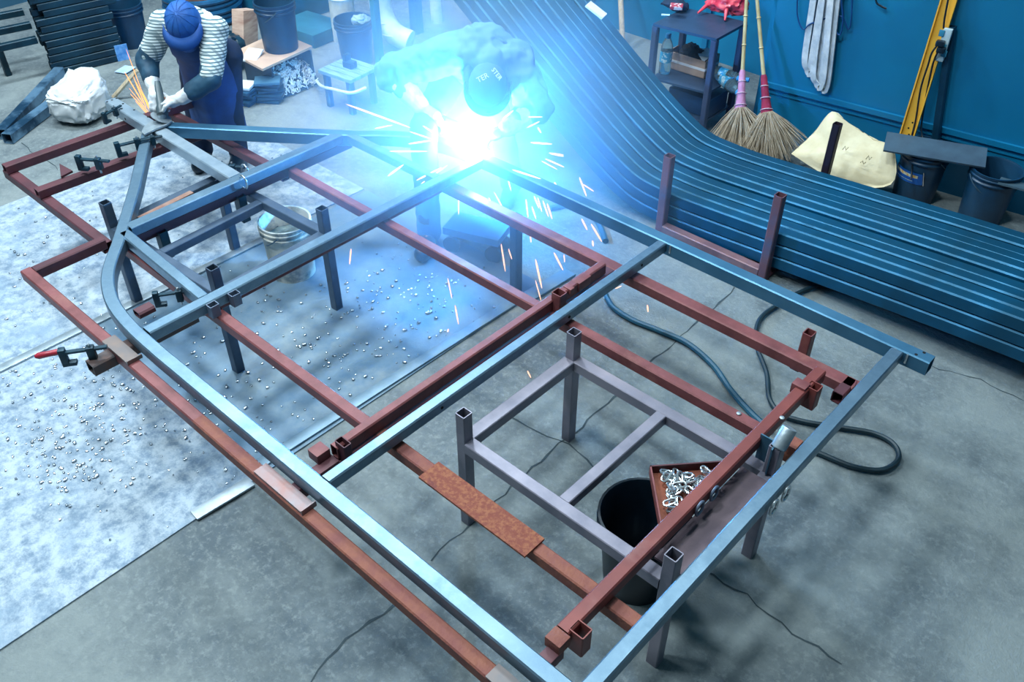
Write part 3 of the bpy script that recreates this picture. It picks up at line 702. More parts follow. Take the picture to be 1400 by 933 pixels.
mb = MB(); p = W(1385, 252, .33); mb.box(p, (.16, .12, .012), Matrix.Rotation(.15, 3, 'Z') @ Matrix.Rotation(-.15, 3, 'X')); mb.box(p + V((.11, .03, .02)), (.05, .05, .05), Matrix.Rotation(.2, 3, 'Z'))
tag(mb.build('metal_offcut', mat('offcut_grey', '#54707f', '#445c6b', 6, .5, .3)), 'grey drilled metal offcut at the right edge leaning on a bucket', 'metal offcut')

# ------------------------------------------------------------------ steel table in the recess
tz_ = .75
c0 = W(893, 32, tz_); c1 = W(980, 53, tz_); c2 = W(1022, 30, tz_)
uX = (c1 - c0); uX.z = 0; uY = V((c2 - c1)); c3 = c0 + (c2 - c1)
tbT = thing('steel_table', V(((c0.x + c2.x) / 2, (c0.y + c2.y) / 2, 0)), 'dark steel two tier table in the recess with a red plastic bag on it', 'table')
TM = mat('table_steel', '#3f5674', '#2f4560', 4, .4, .4, .08, c3='#5a6b80', s3=1.5)
mb = MB(); mb.prism([c0 - V((0, 0, .02)), c1 - V((0, 0, .02)), c2 - V((0, 0, .02)), c3 - V((0, 0, .02))], .02); mb.build('table_top', TM, tbT)
ctr = (c0 + c2) / 2
LEGM = mat('table_leg', '#4a5878', '#3c4a68', 5, .45, .3)
for c in (c0, c1, c2, c3):
    q = c.lerp(ctr, .07); MB().tube([V((q.x, q.y, 0)), V((q.x, q.y, tz_ - .02))], .045, .045, up=(0, 1, 0)).build('leg', LEGM, tbT)
for zs, nm in ((.33, 'shelf'), (.10, 'shelf')):
    mb = MB(); mb.prism([V((c.lerp(ctr, .05).x, c.lerp(ctr, .05).y, zs)) for c in (c0, c1, c2, c3)], .015); mb.build(nm, TM, tbT)
# on the table
bagp = c1.lerp(c2, .62).lerp(c3, .22)
def blob_bag(name, c, r, sc, m, label, cat, seed=0, amp=.25, knots=(), zmin=None):
    mb = MB(); mb.ball(c, r, 4, sc); c = V(c)
    for v in mb.bm.verts:
        d = (v.co - c); p = v.co * (5 / max(r, .05) * .2) + V((seed, seed * 2, 0))
        v.co += d * amp * (noise.noise(p * 1.0) + .5 * noise.noise(p * 2.7)) - d.normalized() * r * (.34 * abs(noise.noise(d.normalized() * 2.4 + V((seed, 0, 0)))) + .22 * abs(noise.noise(d.normalized() * 5.5 + V((0, seed, 0)))))
        if zmin is not None and v.co.z < zmin: v.co.z = zmin
    for k0, k1, w in knots: mb.rod([V(k0), (V(k0) + V(k1)) / 2 + V((0, 0, .01)), V(k1)], w, 8, r1=w * .3)
    o = mb.build(name, m, smooth=60); return tag(o, label, cat)
M_RED = mat('red_film', '#d0324c', '#e85a66', 12, .28, 0, .3, sub=.1)
kb = W(992, 17, tz_)
blob_bag('plastic_bag', (kb.x, kb.y, tz_ + .075), .135, (1.25, .9, .75), M_RED, 'crumpled red plastic bag on the steel table in the recess', 'bag', 4, .3,
         [((kb.x - .1, kb.y - .02, tz_ + .06), tuple(W(954, 18, tz_ + .02)), .022), ((kb.x + .03, kb.y - .05, tz_ + .08), tuple(W(991, 28, tz_ + .01)), .022)], tz_ + .003)
mb = MB(); p = W(922, 12, tz_); mb.ball((p.x, p.y, tz_ + .035), .1, 3, (1.15, .8, .35))
for v in mb.bm.verts:
    v.co.z = max(tz_ + .002, v.co.z + .03 * noise.noise(v.co * 18))
tag(mb.build('black_cloth', mat('black_cloth', '#0f2c4a', '#0a2038', 14, .8)), 'dark crumpled cloth on the left end of the steel table', 'cloth')
mb = MB(); p = W(925, 8, tz_ + .08); mb.box((p.x, p.y, tz_ + .075), (.09, .055, .025), Matrix.Rotation(.5, 3, 'Z') @ Matrix.Rotation(.2, 3, 'X'), .003); tag(mb.build('small_carton', mat('carton', '#a8384a', '#d9c8cc', 25, .5, lo=.5, hi=.54)), 'small red and white carton on the dark cloth on the table', 'box')
mb = MB(); p = W(904, 22, tz_); mb.lathe((p.x, p.y, tz_ + .009), [(.008, 0), (.008, .06)], 10, V((.8, .6, 0)), cap1=True); tag(mb.build('cigarette_lighter', mat('lighter_white', '#c8e4ee', '#b0d0dc', 9, .3)), 'small pale lighter at the left corner of the steel table', 'lighter')
M_PET = mat('clear_plastic', '#bfe6f5', None, rough=.08, trans=.85)
M_LBL = mat('label_cyan', '#3ba7d6', '#d5f0fa', 30, .4, lo=.52, hi=.58)
def bottle(c, axis, label, s=1.0, cap_c='#3aa0e0', jug=False):
    c = V(c); t = thing('water_bottle', c, label, 'bottle'); ax = V(axis).normalized()
    MB().lathe(c, [(.030 * s, .003), (.033 * s, .01), (.033 * s, .15 * s), (.026 * s, .175 * s), (.013 * s, .2 * s), (.013 * s, .21 * s)], 18, ax, cap1=True).build('bottle_body', M_PET, t)
    MB().lathe(c + ax * .2 * s, [(.016 * s, 0), (.016 * s, .022 * s)], 14, ax, cap1=True).build('bottle_cap', mat('cap_' + cap_c[1:], cap_c), t)
    MB().lathe(c + ax * .07 * s, [(.0345 * s, 0), (.0345 * s, .06 * s)], 18, ax, cap0=False).build('bottle_label', M_LBL, t)
    if jug: MB().rod(arc(c + ax * .13 * s + V((0, 0, .02)), .05 * s, 0, 180, 10, ax, V((.2, -.7, -.4)).normalized()), .006, 7).build('jug_handle', mat('jug_blue', '#2f7fc0', '#266fae', 9, .3), t)
    return t
p = W(908, 100, .345); bottle((p.x, p.y, .346), (0, 0, 1), 'clear water bottle with a blue cap standing on the table shelf', 1.35)
p = c1.lerp(c2, .62); bottle((p.x - .14, p.y - .0, .40), (.85, -.12, .06), 'clear blue bottle lying uppermost beside the right table leg', 1.2, jug=True)
p = W(985, 100, .385); bottle((p.x - .03, p.y, .39), (.8, -.4, -.1), 'blue water bottle lying lower beside the pink wrapped broom', 1.5)
p = W(983, 112, .36); bottle((p.x - .06, p.y + .06, .385), (.9, .2, .02), 'clear empty bottle lying deepest on the table shelf', 1.1)
# cardboard box on the shelf
bx = thing('cardboard_box', W(938, 100, .35), 'open tan cardboard box with white tape on the table shelf', 'box')
e0 = W(911, 92, .348); e1 = W(962, 108, .348); ex = (e1 - e0); ey = V((-ex.y, ex.x, 0)).normalized() * .2
KM = mat('cardboard', '#b39d90', '#a08a7e', 9, .8)
def panel(p, q, h, par, m, th=.006, name='box_side'):
    d = (V(q) - V(p)).normalized(); n = V((-d.y, d.x, 0)) * th
    mb = MB(); mb.prism([p, q, V(q) + n, V(p) + n], h); return mb.build(name, m, par)
for p, q in ((e0, e1), (e1, e1 + ey), (e1 + ey, e0 + ey), (e0 + ey, e0)): panel(p, q, .13, bx, KM)
mb = MB(); mb.prism([e0, e1, e1 + ey, e0 + ey], .006); mb.build('box_floor', KM, bx)
mb = MB(); n_ = -ey.normalized() * .002
for p, q in ((e0, e1), (e1, e1 + ey)):
    n_ = V(((q - p).y, -(q - p).x, 0)).normalized() * .0025
    mb.prism([p + n_ + V((0, 0, .055)), q + n_ + V((0, 0, .055)), q + V((0, 0, .055)), p + V((0, 0, .055))], .018)
mb.build('tape_band', mat('white_tape', '#dfe3ea', '#cfd5de', 9, .5), bx)
bc = (e0 + e1 + ey) / 2
blob_bag('black_bundle', (bc.x - .02, bc.y, .47), .09, (1.25, .85, .75), M_BLKMAT(), 'black bundle stuffed in the cardboard box on the shelf', 'bundle', 2, .2)
mb = MB(); p = e1 + ey * .4; mb.prism([p + V((-.14, 0, .15)), p + V((-.02, -.08, .12)), p + V((.0, .03, .16)), p + V((-.08, .06, .17))], .004); tag(mb.build('paper_sheet', mat('white_paper', '#dfe6ea')), 'folded white paper sticking out of the cardboard box', 'paper')
# bin under the table
mb = MB(); q = ctr; mb.box((q.x + .05, q.y + .02, .19), (.36, .26, .14), None, .01); tag(mb.build('tool_case', mat('navy_case', '#113a66', '#0c2f55', 6, .4)), 'dark blue case stowed on the lowest shelf of the table', 'case')

# ------------------------------------------------------------------ back left: stack of black channels
def stack():
    a = W(78, 105, 0); b = W(172, 82, 0); d = (b - a); L = d.length; d.normalize(); n = V((-d.y, d.x, 0))
    proto = None
    k = 0
    for row in range(15):
        for colm in range(2):
            off = rnd.uniform(-.03, .03) if row % 4 else rnd.uniform(-.06, .06)
            base_ = a + d * (off + L / 2) + n * (.035 + colm * .075)
            if proto is None:
                mb = MB(); mb.tube([(-L / 2, 0, .03), (L / 2, 0, .03)], .066, .056, .006, .004); proto = mb.build('steel_channel', M_STEEL_B(), base=(0, 0, 0)); o = proto
            else:
                o = proto.copy(); COL.objects.link(o)
            o.location = (base_.x, base_.y, row * .0595); o.rotation_euler = (0, 0, math.atan2(d.y, d.x) + rnd.uniform(-.008, .008))
            tag(o, ('short black tube in the front of the upper left stack, %s from floor' if colm == 0 else 'short black tube behind the front ones of the stack, %s from floor') % ORD[row], 'steel tube', 'black tubes in the stack'); k += 1
stack()
mb = MB(); p = W(167, 62, .22); mb.box(W(166, 70, .22) + V((.03, -.01, 0)), (.004, .10, .13), Matrix.Rotation(-.25, 3, 'Z')); tag(mb.build('blue_tag', mat('blue_tag', '#3d7fc0', '#7fb0dd', 25, .6)), 'light blue tag on the right end of the black tube stack', 'tag')
mb = MB(); p = W(172, 97, 0); mb.box((p.x, p.y, .012), (.11, .14, .006), Matrix.Rotation(.4, 3, 'Z')); tag(mb.build('paper_scrap', mat('pale_blue_paper', '#b9cfe3', '#9fbcd6', 9, .8)), 'pale blue paper scrap on the floor below the black tube stack', 'paper')
# ladder-like bench of tubes at far left
bn = thing('tube_bench', W(0, 60, .3), 'low dark steel bench of parallel tubes at the upper left edge', 'bench')
for (x0, y0, x1, y1) in ((-30, 28, 32, 16), (-30, 49, 42, 34), (-30, 72, 50, 54)):
    MB().tube([W(x0, y0, .3), W(x1, y1, .3)], .05, .055).build('bench_rail', M_STEEL_B(), bn)
p = W(12, 103, 0); MB().tube([V((p.x, p.y, 0)), V((p.x - .0, p.y, .29))], .045, .045, up=(0, 1, 0)).build('leg', M_STEEL_B(), bn)
MB().rod([W(4, 80, .08), W(8, 100, .01), W(16, 100, .01)], .008, 8).build('foot_hook', M_STEEL_B(), bn)
# two tubes lying on the floor
def ground_tube(p0, p1, label):
    a = W(*p0, .04); b = W(*p1, .04); mb = MB(); mb.tube([V((a.x, a.y, .0405)), V((b.x, b.y, .0405))], .08, .08); tag(mb.build('steel_tube', mat('floor_tube', '#6f95b2', '#23455f', 4, .35, .5, lo=.45, hi=.6)), label, 'steel tube')
ground_tube((2, 184), (82, 98), 'blue square steel tube on the floor running from left edge to the black stack')
ground_tube((10, 190), (92, 128), 'blue square steel tube on the floor ending under the white bag')
kb2 = W(110, 165, 0)
mb = MB(); mb.ball((0, 0, 0), 1, 5)
bx_ = V((-6.84, 2.55, .145))
for v in mb.bm.verts:
    p = v.co; q = V([math.copysign(abs(c) ** .62, c) for c in p])
    q = V((q.x * .185, q.y * .20, q.z * .135))
    if q.z > 0:
        k = max(0, (p.y - .05)) ; q.z += .13 * k * max(0, p.z) ** .6; q.z -= .05 * max(0, -p.y) * p.z
    n1 = abs(noise.noise(p * 1.9 + V((4, 0, 1)))) + .6 * abs(noise.noise(p * 3.7 + V((0, 7, 2)))) + .3 * abs(noise.noise(p * 8))
    q *= 1.1 - .22 * n1
    v.co = bx_ + Matrix.Rotation(.5, 3, 'Z') @ q
    v.co.z = max(.004, v.co.z)
tag(mb.build('white_bag', mat('white_film', '#cdd2d4', '#b9c0c4', 9, .55, 0, .2), smooth=50), 'crumpled white plastic bag on the floor beyond the far jig tube', 'bag')
# wood sliver beside grinder
mb = MB(); a = W(155, 133, .018); b = W(188, 96, .22); mb.rod([a, b], .018, 6); tag(mb.build('wood_strip', mat('pale_wood', '#c9b79a')), 'pale wooden strip slanting up left of the grinding worker', 'wood strip')

# ------------------------------------------------------------------ back middle: buckets, crate, stool, ducts
bucket((W(185, 62, 0).x - .05, W(185, 62, 0).y, 0), .14, .16, .36, 'dark teal bucket between the black stack and the grinding worker', M_BPLAS())
mb = MB(); c = W(183, 6, .0)
for k in range(5): mb.rod(arc((-7.95, 4.35, .04 + .05 * k), .34 - .01 * (k % 2), 0, 360, 40, V((1, 0, 0)), V((0, 1, 0)))[:-1], .028, 8, closed=True)
tag(mb.build('hose_coil', mat('coil_blue', '#1d5f8c', '#0f466c', 7, .35)), 'coil of thick blue hose on the floor behind the grinding worker', 'hose')
mb = MB(); mb.tube([W(140, 3, .03), W(182, 22, .03)], .05, .05); tag(mb.build('brown_tube', M_PURPLE()), 'brown square tube on the floor behind the black stack', 'steel tube')
# wood block + boxes
mb = MB()
wa = W(322, 48, .0); o_ = W(343, 78, 0); 
mb.box((o_.x - .02, o_.y + .0, .20), (.12, .20, .40), Matrix.Rotation(.35, 3, 'Z') @ Matrix.Rotation(-.28, 3, 'X'), .006)
tag(mb.build('wood_block', mat('block_wood', '#d0b6a4', '#a98676', 5, .7, 0, .1, stretch=(1, 1, 5))), 'pale stacked timber block leaning beside the dark blue bucket', 'timber')
mb = MB(); o2 = W(318, 30, 0); mb.box((o2.x - .35, o2.y + .0, .16), (.4, .3, .32), Matrix.Rotation(.6, 3, 'Z'), .01); tag(mb.build('brown_carton', mat('brown_carton', '#8c6f66', '#4a4048', 3, .8)), 'brown carton standing behind the timber block', 'box')
blob_bag('dark_bag', (W(306, 68, .15).x, W(306, 68, .15).y, .16), .2, (1., .9, .85), mat('dark_film', '#12394a', '#0a2634', 9, .4, 0, .3), 'dark glossy rubbish bag right of the grinding worker', 'bag', 6, .3, (), .003)
# crate with open front full of links
A_ = W(340, 118, 0); crl = W(378, 135, 0); crr = W(432, 112, 0)
cx = (crr - crl); cl = cx.length; cx.normalize(); cyv = V((-cx.y, cx.x, 0))
ct = thing('link_crate', (crl + crr) / 2 + cyv * .15, 'dark open fronted crate spilling white links under the dark bucket', 'crate')
CH = .27; DP = .36
Q = [crl + cyv * 0, crr + cyv * 0, crr + cyv * DP, crl + cyv * DP]
for p, q in ((Q[1], Q[2]), (Q[2], Q[3]), (Q[3], Q[0])): panel(p, q, CH, ct, M_BPLAS(), .012, 'crate_side')
mb = MB(); mb.prism(Q, .012); mb.build('crate_floor', M_BPLAS(), ct)
lp_ = link_proto(.042, .022, .0036).build('chain_link', mat('white_links', '#e6eef2', '#c3d0d8', 20, .4, .2), base=(0, 0, 0)); first = True
for k in range(230):
    o = lp_ if first else lp_.copy()
    if not first: COL.objects.link(o)
    first = False
    u = rnd.uniform(.03, .97); v = rnd.random() ** .8
    hh = .02 + (.19 if u < .8 else .14) * v
    p = crl + cx * (cl * u) + cyv * (-.06 + .16 * v + rnd.uniform(-.015, .015))
    o.location = (p.x, p.y, hh); o.rotation_euler = (.9 + rnd.uniform(-.5, .5), rnd.uniform(-.5, .5), rnd.uniform(0, 6.28))
    tag(o, 'white oval chain link in the heap spilling from the dark crate', 'chain link', 'chain links in the crate')
heap = MB(); heap.prism([crl + cyv * .0 + V((0, 0, .005)), crr + V((0, 0, .005)), crr + cyv * .2 + V((0, 0, .005)), crl + cyv * .2 + V((0, 0, .005))], .01)
a0 = heap.bm.verts.new(crl - cyv * .05 + V((0, 0, .005))); a1 = heap.bm.verts.new(crr - cyv * .05 + V((0, 0, .005))); a2 = heap.bm.verts.new(crr + cyv * .12 + V((0, 0, .19))); a3 = heap.bm.verts.new(crl + cyv * .12 + V((0, 0, .19))); heap.bm.faces.new((a0, a1, a2, a3))
heap.build('dark_liner', mat('liner', '#0c2c40', '#123a50', 20, .8), ct)
mb = MB(); Z_ = V((0, 0, CH + .002)); mb.prism([crl + cyv * -.03 - cx * .10 + Z_, crr + cyv * .02 + cx * .03 + Z_, crr + cyv * (DP + .12) + cx * .05 + Z_, crl + cyv * (DP + .05) - cx * .06 + Z_], .018); tag(mb.build('wooden_board', mat('tan_board', '#c9ad98', '#b59784', 4, .7)), 'tan wooden board lying on the dark crate under a bucket', 'board')
bc = (Q[0] + Q[2]) / 2; bkt = bucket((bc.x + .0, bc.y + .05, CH + .022), .135, .155, .38, 'dark blue bucket standing on the tan board on the crate', M_BPLAS(), handle=2.6)
mb = MB(); p = W(348, 92, .2); mb.box((p.x, p.y, .27 + .03), (.13, .16, .012), Matrix.Rotation(.5, 3, 'Z') @ Matrix.Rotation(.25, 3, 'X')); tag(mb.build('white_card', mat('white_card', '#e4dfd8', '#d0ccc6', 8, .8)), 'white card propped on the left end of the crate board', 'card')
# plates stacked on the floor
def plates(px, py, n, label, m, rz, s=1.0, grp='steel plates on the floor'):
    p = W(px, py, 0)
    for k in range(n):
        mb = MB(); mb.box((p.x + rnd.uniform(-.02, .02), p.y + rnd.uniform(-.02, .02), .012 + k * .026), (.2 * s, .15 * s, .02), Matrix.Rotation(rz + rnd.uniform(-.25, .25), 3, 'Z'), .003)
        tag(mb.build('steel_plate', m if k < n - 1 else M_TOPP[px]), label.replace(' plate', ' plate, %s from the floor,' % ORD[k], 1) if k < n - 1 else label.replace('plate', 'plate topmost', 1), 'steel plate', grp)
M_PLT = mat('plate_blue', '#2f5f82', '#1f4a6a', 8, .35, .3)
M_TOPP = {335: mat('plate_pale', '#d6dee3', '#c2ccd3', 8, .5), 372: mat('plate_mid', '#52809f', '#41708f', 8, .4, .3)}
plates(335, 140, 6, 'blue steel plate in the left small stack beside the crate', M_PLT, .5, 1.0, 'blue plates in the left stack')
plates(372, 136, 7, 'blue steel plate in the right small stack touching the crate', M_PLT, .8, 1.0, 'blue plates in the right stack')
# bucket with rags, stool, ducts
b2 = bucket((W(484, 90, 0).x - .05, W(484, 90, 0).y + .08, 0), .13, .155, .37, 'dark bucket holding grey rags beside the green post', M_BPLAS(), handle=.4)
bp = parent_origin(b2)
blob_bag('rag', (bp.x + .05, bp.y + .06, .36), .085, (1, .9, .55), mat('grey_rag', '#9fb4bd', '#5f7f92', 9, .8), 'grey rag hanging over the rim of the bucket by the green post', 'rag', 11, .4)
sl = W(463, 150, 0); sr = W(497, 155, 0)
st = thing('work_stool', ((sl + sr) / 2), 'low square steel stool with a striped top and a clamp on it', 'stool')
sc0 = (sl + sr) / 2 + V((-.09, .09, 0)); ang = .12; Rz = Matrix.Rotation(ang, 3, 'Z')
for x in (-1, 1):
    for y in (-1, 1):
        q = sc0 + Rz @ V((x * .12, y * .12, 0)); MB().tube([V((q.x, q.y, 0)), V((q.x, q.y, .27))], .045, .045, up=(0, 1, 0)).build('leg', mat('stool_blue', '#2b5f88', '#1e4e75', 7, .45, .3), st)
mb = MB()
for k in range(5): mb.box(sc0 + Rz @ V((0, -.128 + .064 * k, .285)), (.34, .058, .028), Rz, .004)
mb.build('slatted_top', mat('stool_top', '#8fb2c8', '#6a92ad', 7, .5, .2, stretch=(1, 8, 1)), st)
vs_ = thing('small_vice', sc0 + V((0, 0, .30)), 'small dark vice on top of the low stool', 'vice')
mb = MB(); mb.box(sc0 + V((0, .02, .325)), (.09, .07, .05), Rz, .008); mb.build('vice_body', M_STEEL_B(), vs_)
mb = MB(); mb.box(sc0 + V((-.03, .02, .37)), (.035, .06, .05), Rz, .006); mb.build('vice_jaw', M_STEEL_B(), vs_)
MB().rod([sc0 + V((.03, .02, .345)), sc0 + V((.09, .0, .36))], .01, 8).build('vice_screw', M_STEEL_B(), vs_)
cable('white_rope', [W(432, 110, .02), W(440, 118, .12), W(455, 122, .2), W(480, 127, .24), W(500, 120, .25)], .012, mat('rope_white', '#d5e4ec', '#b5ccd8', 30, .8), 'pale rope looped round the front of the low stool', 'rope')
# posts and ducts
def duct(pts, r, label, m, name='duct_pipe', bands=()):
    mb = MB(); P = crom(pts, 7); mb.rod(P, r, 20)
    for k in bands: mb.rod([P[k] + (P[min(k + 1, len(P) - 1)] - P[k]).normalized() * .0 + V((math.cos(a) * (r + .004), math.sin(a) * (r + .004), 0)) for a in [i * .3142 for i in range(20)]], .006, 6, closed=True)
    return tag(mb.build(name, m), label, 'pipe')
M_DUCT = mat('pale_duct', '#d9dccf', '#b4bdb8', 9, .6, 0, .1, c3='#8fa0a4', s3=3)
q = W(548, 86, .04); duct([V((-6.17, 5.02, 1.6)), V((-6.17, 5.02, .7)), V((-6.15, 5.02, .32)), V((-6.05, 5.04, .16)), V((-5.9, 5.1, .10))], .095, 'pale flexible duct pipe curving onto the floor right of the green post', M_DUCT, bands=(9, 16, 21))
duct([V((-6.55, 4.9, .0)), V((-6.55, 4.9, 1.6))], .11, 'pale straight duct pipe left of the green post', M_DUCT, bands=(2, 4))
duct([V((-6.25, 5.75, .0)), V((-6.3, 5.75, 1.6))], .055, 'narrow pale pipe standing behind the welder', M_DUCT)
mb = MB(); q = W(520, 90, 0); mb.tube([(q.x, q.y, 0), (q.x, q.y, 2)], .06, .06, up=(0, 1, 0)); tag(mb.build('green_post', mat('green_post', '#1e6a76', '#2b7d86', 9, .5, .1, .1)), 'green steel post between the two pale duct pipes', 'post')
mb = MB(); q = W(556, 70, 0); mb.tube([(-6.2, 5.45, 0), (-6.2, 5.45, 1.8)], .09, .09, up=(0, 1, 0)); tag(mb.build('blue_post', mat('navy_post', '#12508a', '#0d4276', 6, .4)), 'blue steel post right of the curved pale duct pipe', 'post')
# machine cabinets along the back
def cabinet(c, size, rz, label, m):
    t = thing('machine_cabinet', (c[0], c[1], 0), label, 'cabinet'); R = Matrix.Rotation(rz, 3, 'Z')
    mb = MB(); mb.box(V((c[0], c[1], size[2] / 2)), size, R, .015); mb.build('cabinet_body', m, t)
    mb = MB(); mb.box(V((c[0], c[1], size[2] / 2)) + R @ V((size[0] / 2 + .004, 0, .0)), (.012, size[1] * .8, size[2] * .7), R, .004); mb.build('cabinet_door', m, t)
    MB().rod([V((c[0], c[1], size[2] * .55)) + R @ V((size[0] / 2 + .025, size[1] * .3, 0)), V((c[0], c[1], size[2] * .7)) + R @ V((size[0] / 2 + .025, size[1] * .3, 0))], .008, 8).build('door_handle', M_BARE(), t)
    return t
cabinet((-7.5, 5.0), (.6, .7, .35), .0, 'low teal machine cabinet behind the crate and bucket', mat('teal_machine', '#1d6f8c', '#165f7c', 3, .45))
cabinet((-8.3, 5.5), (.7, 1.2, .9), .0, 'dark blue machine cabinet along the back wall', mat('navy_machine', '#0f4472', '#0b385f', 3, .45))
mb = MB(); mb.box((-6.85, 4.75, .06), (.5, .4, .12), Matrix.Rotation(.1, 3, 'Z'), .01); tag(mb.build('metal_tray', mat('tray_teal', '#2c6f86', '#225f76', 5, .5)), 'flat teal metal tray on the floor behind the crate', 'tray')

# ------------------------------------------------------------------ people
M_SKIN = mat('skin', '#c58f78', '#b57f69', 9, .55, 0, .05, sub=.1)
M_GLOVE = mat('work_glove', '#dcdfe0', '#b3bcc4', 12, .85, 0, .25)
def head(mb, c, face, up):
    """skull, jaw, nose, brow, ears as one blend; face and up are unit vectors"""
    c = V(c); face = V(face).normalized(); up = (V(up) - face * V(up).dot(face)).normalized(); sd = face.cross(up)
    R = Matrix((sd, face, up)).transposed()
    mb.ball(c, .1, 3, (.78, .98, 1.12), R)
    mb.ball(c + face * .03 - up * .07, .06, 2, (.9, 1.0, .9), R)
    mb.capsule(c + face * .10 + up * .0, c + face * .122 - up * .03, .010, .016, 10)
    mb.capsule(c + face * .09 + up * .028 - sd * .035, c + face * .09 + up * .028 + sd * .035, .012, .012, 10)
    mb.capsule(c + face * .094 - up * .062 - sd * .02, c + face * .094 - up * .062 + sd * .02, .009, .009, 10)
    for s_ in (-1, 1): mb.ball(c + sd * s_ * .08 - face * .005, .03, 2, (.35, .7, 1.1), R)
    return sd
def hand(mb, wrist, mid, tip_dir, thumb_side, curl, k=1.0):
    """palm with five separate curled fingers; tip_dir along the fingers, curl = direction the fingers bend to"""
    wrist = V(wrist); mid = V(mid); f = V(tip_dir).normalized(); cu = (V(curl) - f * V(curl).dot(f)).normalized(); sd = f.cross(cu).normalized()
    if sd.dot(V(thumb_side)) < 0: sd = -sd
    R = Matrix((sd, f, cu)).transposed()
    mb.capsule(wrist, mid, .030 * k, .034 * k)
    mb.ball(mid, .045 * k, 3, (.98, 1.05, .45), R)
    for i, L in enumerate((.078, .088, .082, .064)):
        o = (1.05 - i * .7) * .030 * k
        b = mid + f * .038 * k + sd * o
        p1 = b + (f * .8 + cu * .45).normalized() * L * .42 * k
        p2 = p1 + (f * .25 + cu * .95).normalized() * L * .34 * k
        p3 = p2 + (-f * .45 + cu * .85).normalized() * L * .28 * k
        mb.capsule(b, p1, .0115 * k, .0105 * k, 10); mb.capsule(p1, p2, .0105 * k, .0098 * k, 10); mb.capsule(p2, p3, .0098 * k, .0085 * k, 10)
    b = mid - f * .02 * k + sd * .034 * k
    p1 = b + (sd * .75 + f * .55 + cu * .25).normalized() * .040 * k; p2 = p1 + (f * .7 + cu * .6 - sd * .1).normalized() * .034 * k
    mb.capsule(b, p1, .015 * k, .0125 * k, 10); mb.capsule(p1, p2, .0125 * k, .0105 * k, 10)
def body(par, J, scale=1.0):
    """bare figure under the clothes, one continuous surface"""
    mb = MB()
    head(mb, J['head'], J['face'], J['hup'])
    mb.capsule(J['neck'], V(J['head']) - V(J['hup']) * .06, .058, .052)
    mb.capsule(J['hip'], J['belly'], .125, .12); mb.capsule(J['belly'], J['chest'], .12, .135); mb.capsule(J['chest'], J['neck'], .12, .07)
    for s_ in 'LR':
        mb.capsule(J['chest'], J['sh' + s_], .10, .062)
        mb.capsule(J['sh' + s_], J['el' + s_], .055, .042); mb.capsule(J['el' + s_], J['wr' + s_], .042, .030)
        hand(mb, J['wr' + s_], J['ha' + s_], J['fd' + s_], J['th' + s_], J['cu' + s_], .9)
        mb.capsule(J['hip'], J['hj' + s_], .11, .09); mb.capsule(J['hj' + s_], J['kn' + s_], .082, .055); mb.capsule(J['kn' + s_], J['an' + s_], .055, .036)
        mb.capsule(J['an' + s_], V(J['an' + s_]) + V(J['toe']) * .17 - V((0, 0, .035)), .04, .034)
    o = mb.build('body', M_SKIN, par); remesh(o, .009, 4)
    return o
def garment(par, name, segs, m, voxel=.012, sm=5, disp=.008, ds=9):
    mb = MB()
    for s_ in segs: mb.capsule(*s_)
    o = mb.build(name, m, par); remesh(o, voxel, sm, disp, ds); return o
def boots(par, J, m):
    for s_ in 'LR':
        a = V(J['an' + s_]); mb = MB(); t = V(J['toe'])
        mb.capsule(a + V((0, 0, .12)), a + V((0, 0, -.02)), .066, .064); mb.capsule(V((a.x, a.y, .058)), V((a.x, a.y, .052)) + t * .19, .058, .052)
        for v in mb.bm.verts: v.co.z = max(v.co.z, .004)
        o = mb.build('boot', m, par); remesh(o, .01, 2)
def sheet_loft(rows, name, m, par, th=.006, folds=.01):
    """cloth panel through rows of (centre, half width vector, sag vector)"""
    mb = MB(); n = 14; F = []; B = []
    for ri, (c, hw, sag) in enumerate(rows):
        fr = []; bk_ = []
        for k in range(n + 1):
            u = -1 + 2 * k / n
            p = V(c) + V(hw) * u - V(sag) * (u * u) + V(sag).normalized() * folds * math.sin(u * 9 + ri * .5) * (ri / len(rows))
            fr.append(mb.bm.verts.new(p)); bk_.append(mb.bm.verts.new(p - V(sag).normalized() * th))
        F.append(fr); B.append(bk_)
    for i in range(len(rows) - 1): mb.bridge(F[i], F[i + 1], False); mb.bridge(B[i + 1], B[i], False)
    mb.bridge(B[0], F[0], False); mb.bridge(F[-1], B[-1], False)
    mb.bridge([f[0] for f in F], [b[0] for b in B], False); mb.bridge([b[-1] for b in B], [f[-1] for f in F], False)
    return mb.build(name, m, par, 70)

